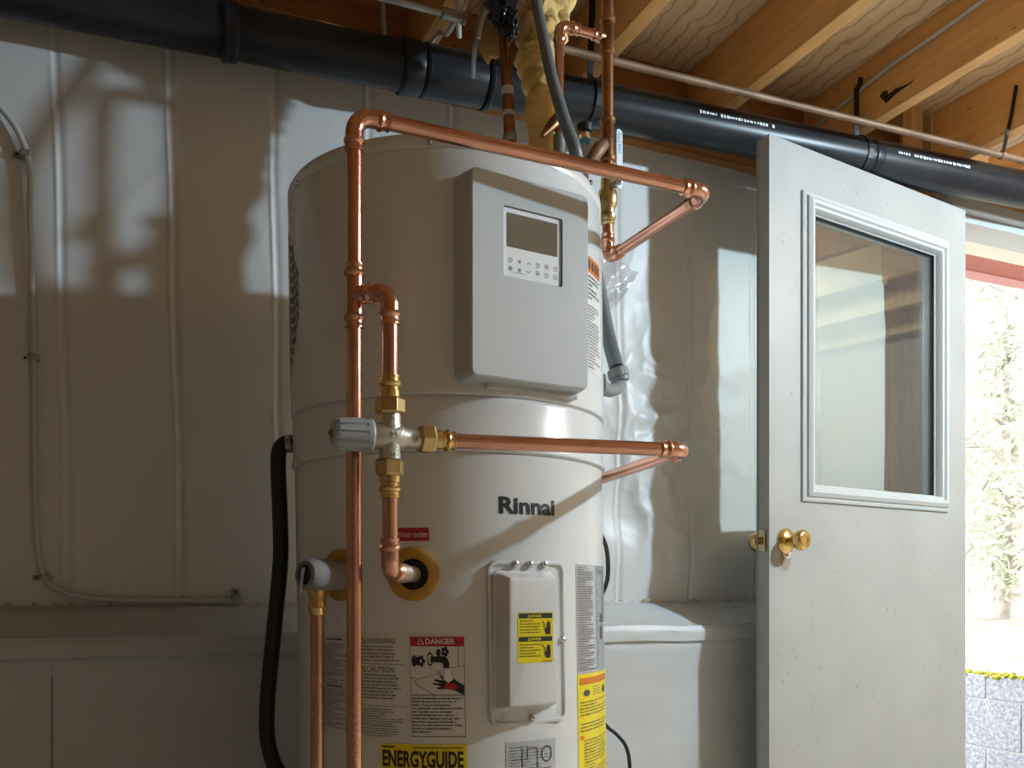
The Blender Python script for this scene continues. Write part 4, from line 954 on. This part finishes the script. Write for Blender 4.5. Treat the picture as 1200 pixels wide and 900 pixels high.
for r, h in ((.018, -.002), (.0215, 0), (.0225, .004), (.0225, .016), (.0195, .019), (.0205, .020), (.0205, .026), (.017, .028)):
    ls.append([gl + ga_ * h + (e * math.cos(2 * math.pi * k / 40) + g * math.sin(2 * math.pi * k / 40)) * r * (1 - (.06 if k % 4 == 0 and .003 < h < .018 else 0)) for k in range(40)])
obj('gland_nut', MB().loops(ls), K['grey_mid'], cond, angle=25)
ph = math.radians(83); tz = P(700, 452, 1.75).z; tw = TP(ph + .12, tz, R1 - .01)
obj('gland_elbow', MB().tube([gl + ga_ * .024, P(727, 449, 1.90), P(722, 456, 1.88), P(714, 458, 1.84), tw], .0135, 16), K['grey_mid'], cond)
obj('gland_flange', MB().lathe(TP(ph + .12, tz, R1 - .004), Vector((math.sin(ph + .12), -math.cos(ph + .12), 0)), [(.022, 0), (.022, .008), (.016, .010)], 20), K['grey_mid'], cond)
# capped sensor / expansion fitting with blue band
fx = P(685, 300, 1.85); fx.z = zt2; zz = lambda py: P(683, py, 1.85).z
ff = thing('capped_fitting', 'brass fitting with blue band and black cap on the heater top', 'fitting', fx)
obj('stem', MB().lathe(fx, UP, [(.0085, 0), (.0085, zz(169) - zt2), (.008, zz(168) - zt2)], 18), K['cable_white'], ff)
obj('blue_band', MB().lathe(Vector((fx.x, fx.y, zz(170))), UP, [(.010, -.001), (.0115, 0), (.0115, .010), (.010, .011)], 18), K['bluepaint'], ff)
obj('brass_hex', MB().lathe(Vector((fx.x, fx.y, zz(163))), UP, [(.0105, 0), (.0105, .014), (.008, .016)], 6), K['brass'], ff, smooth=False)
obj('cap', MB().lathe(Vector((fx.x, fx.y, zz(155))), UP, [(.011, -.002), (.0165, 0), (.0170, .014), (.012, .020), (.003, .021)], 20), K['black'], ff)
# rough solder tee near the riser
p_ = P(700, 182, 1.80)
tag(obj('solder_tee', MB().tube([P(689, 191, 1.80), P(695, 184, 1.80), P(702, 174, 1.805), A3 + Vector((0, 0, P(712, 166, A3.y).z - A3.z))], [.010, .013, .014, .010], 14), K['copper_dull']), 'rough reddish solder tee joining the riser from the heater top', 'fitting')

# clear bag hung behind the heater
def bagf(s, t):
    a = PV(706, 300, 1.93).lerp(PV(750, 318, 1.93), s); b = PV(700, 340, 1.93).lerp(PV(716, 366, 1.93), s)
    p = a.lerp(b, t); p += VD * (.012 * noise.noise((s * 4, t * 4, 1)) + .010 * math.sin(s * 9 + t * 3)); return p
mb = MB().grid(bagf, 26, 26); mb.grid(lambda s, t: bagf(s, t) + VD * .006 * math.sin(math.pi * s) * math.sin(math.pi * t) + VD * .001, 26, 26)
tag(obj('clear_bag', mb, K['bag'], angle=180), 'crinkled clear plastic bag hanging behind the heater shoulder', 'bag')

# black condensate hose at the left, power lead at the right
sl = 1.72; hx = P(344, 520, sl)
hs = thing('drain_hose', 'thick black drain hose hanging down the side of the heater', 'hose', P(318, 860, sl))
hp_ = [hx, P(336, 519, sl), P(328, 526, sl), P(326, 545, sl), P(328, 600, sl), P(329, 650, sl), P(325, 700, sl), P(319, 760, sl), P(313.5, 820, sl), P(313, 860, sl), P(319, 890, sl), P(332, 920, sl), P(338, 980, sl - .01)]
out = []
for i in range(len(hp_) - 1):
    a0_, a1_, a2_, a3_ = hp_[max(i - 1, 0)], hp_[i], hp_[i + 1], hp_[min(i + 2, len(hp_) - 1)]
    for k in range(6):
        t = k / 6; out.append(.5 * (2 * a1_ + (a2_ - a0_) * t + (2 * a0_ - 5 * a1_ + 4 * a2_ - a3_) * t * t + (3 * a1_ - a0_ - 3 * a2_ + a3_) * t ** 3))
fl = Vector((hp_[-1].x, hp_[-1].y - .01, .012)); out += [hp_[-1], hp_[-1].lerp(fl, .5), fl]
obj('hose', MB().tube(out, .0148, 18), K['black'], hs)
obj('spigot', MB().tube([P(338, 520, sl), P(352, 521, sl)], .010, 14), K['zinc'], hs)
obj('hose_clip', MB().lathe(P(336, 520, sl), P(352, 520, sl) - P(336, 520, sl), [(.0150, 0), (.0175, .001), (.0175, .011), (.0150, .012)], 18), K['zinc'], hs)
obj('clip_screw', MB().tube([P(337, 510, sl - .01), P(337, 516, sl - .01)], .006, 10), K['steel'], hs)
cable('power_lead', [P(700, 838, 1.86), P(712, 852, 1.88), P(724, 862, 1.88), P(734, 876, 1.88), P(738, 900, 1.87), P(738, 960, 1.86), Vector((.23, 1.86, .008))], .0042, 'black', 'thin black power lead curving out below the yellow label')
cable('power_lead', [P(702, 622, 1.86), P(710, 640, 1.86), P(712.5, 662, 1.86), P(711, 682, 1.86), P(702, 704, 1.86)], .0046, 'black', 'black cable bulging past the heater edge beside the silver label')

# milky tube clipped along the wall at the left
vt_ = VW - .016
tp = [PV(-14, 112, vt_), PV(4, 130, vt_), PV(20, 152, vt_), PV(31, 178, vt_), PV(36, 205, vt_), PV(35, 250, vt_), PV(37, 300, vt_), PV(38, 360, vt_), PV(39, 420, vt_), PV(40, 500, vt_), PV(41, 580, vt_), PV(44, 640, vt_), PV(52, 676, vt_), PV(72, 693, vt_), PV(105, 701, vt_), PV(160, 703.5, vt_), PV(220, 704, vt_), PV(282, 704, vt_)]
tb = thing('wall_tube', 'milky plastic tube clipped to the sheeted wall and bending along the ledge', 'tube', PV(60, 705, vt_))
out = []
for i in range(len(tp) - 1):
    a0_, a1_, a2_, a3_ = tp[max(i - 1, 0)], tp[i], tp[i + 1], tp[min(i + 2, len(tp) - 1)]
    for k in range(6):
        t = k / 6; out.append(.5 * (2 * a1_ + (a2_ - a0_) * t + (2 * a0_ - 5 * a1_ + 4 * a2_ - a3_) * t * t + (3 * a1_ - a0_ - 3 * a2_ + a3_) * t ** 3))
out.append(tp[-1])
obj('tube', MB().tube(out, [.0075 - .0020 * min(1, k / 50) for k in range(len(out))], 14), K['tube_clear'], tb)
for px, py, dx in ((30, 180, -12), (40, 419, -9), (53, 677, -10)):
    c = PV(px, py, vt_); n_ = -VD
    mb = MB(); mb.box((-.012, -.004, -.006), (.012, .011, .006), lambda a, b, z: c + UD * a - n_ * (b - .004) * -1 * -1 + UP * z) if False else None
    mb = MB().hexa([c + UD * a + n_ * b + UP * z for z in (-.006, .006) for a, b in ((-.011, -.014), (.011, -.014), (.011, .010), (-.011, .010))])
    o = obj('clip', mb, K['zinc'], tb, smooth=False, bevel=.003)
    mb = MB().hexa([c + UD * a + n_ * b + UP * z for z in (-.006, .006) for a, b in ((-.026, -.016), (-.010, -.016), (-.010, -.010), (-.026, -.010))]); q = obj('clip_tab', mb, K['zinc'], tb, smooth=False)
    obj('clip_screw', MB().lathe(c - UD * .018 + n_ * -.010, n_, [(.003, 0), (.003, .0012), (.001, .0015)], 10), K['black'], tb)
c = PV(277, 700, vt_); n_ = -VD
obj('clip', MB().hexa([c + UD * a + n_ * b + UP * z for z in (-.008, .002) for a, b in ((-.010, -.014), (.010, -.014), (.010, .010), (-.010, .010))]), K['zinc'], tb, smooth=False, bevel=.003)
obj('clip_tab', MB().hexa([c + UD * a + n_ * b + UP * z for z in (.000, .020) for a, b in ((-.009, -.016), (.009, -.016), (.009, -.010), (-.009, -.010))]), K['zinc'], tb, smooth=False)
obj('clip_screw', MB().lathe(c + UP * .012 + n_ * -.010, n_, [(.003, 0), (.003, .0012), (.001, .0015)], 10), K['black'], tb)
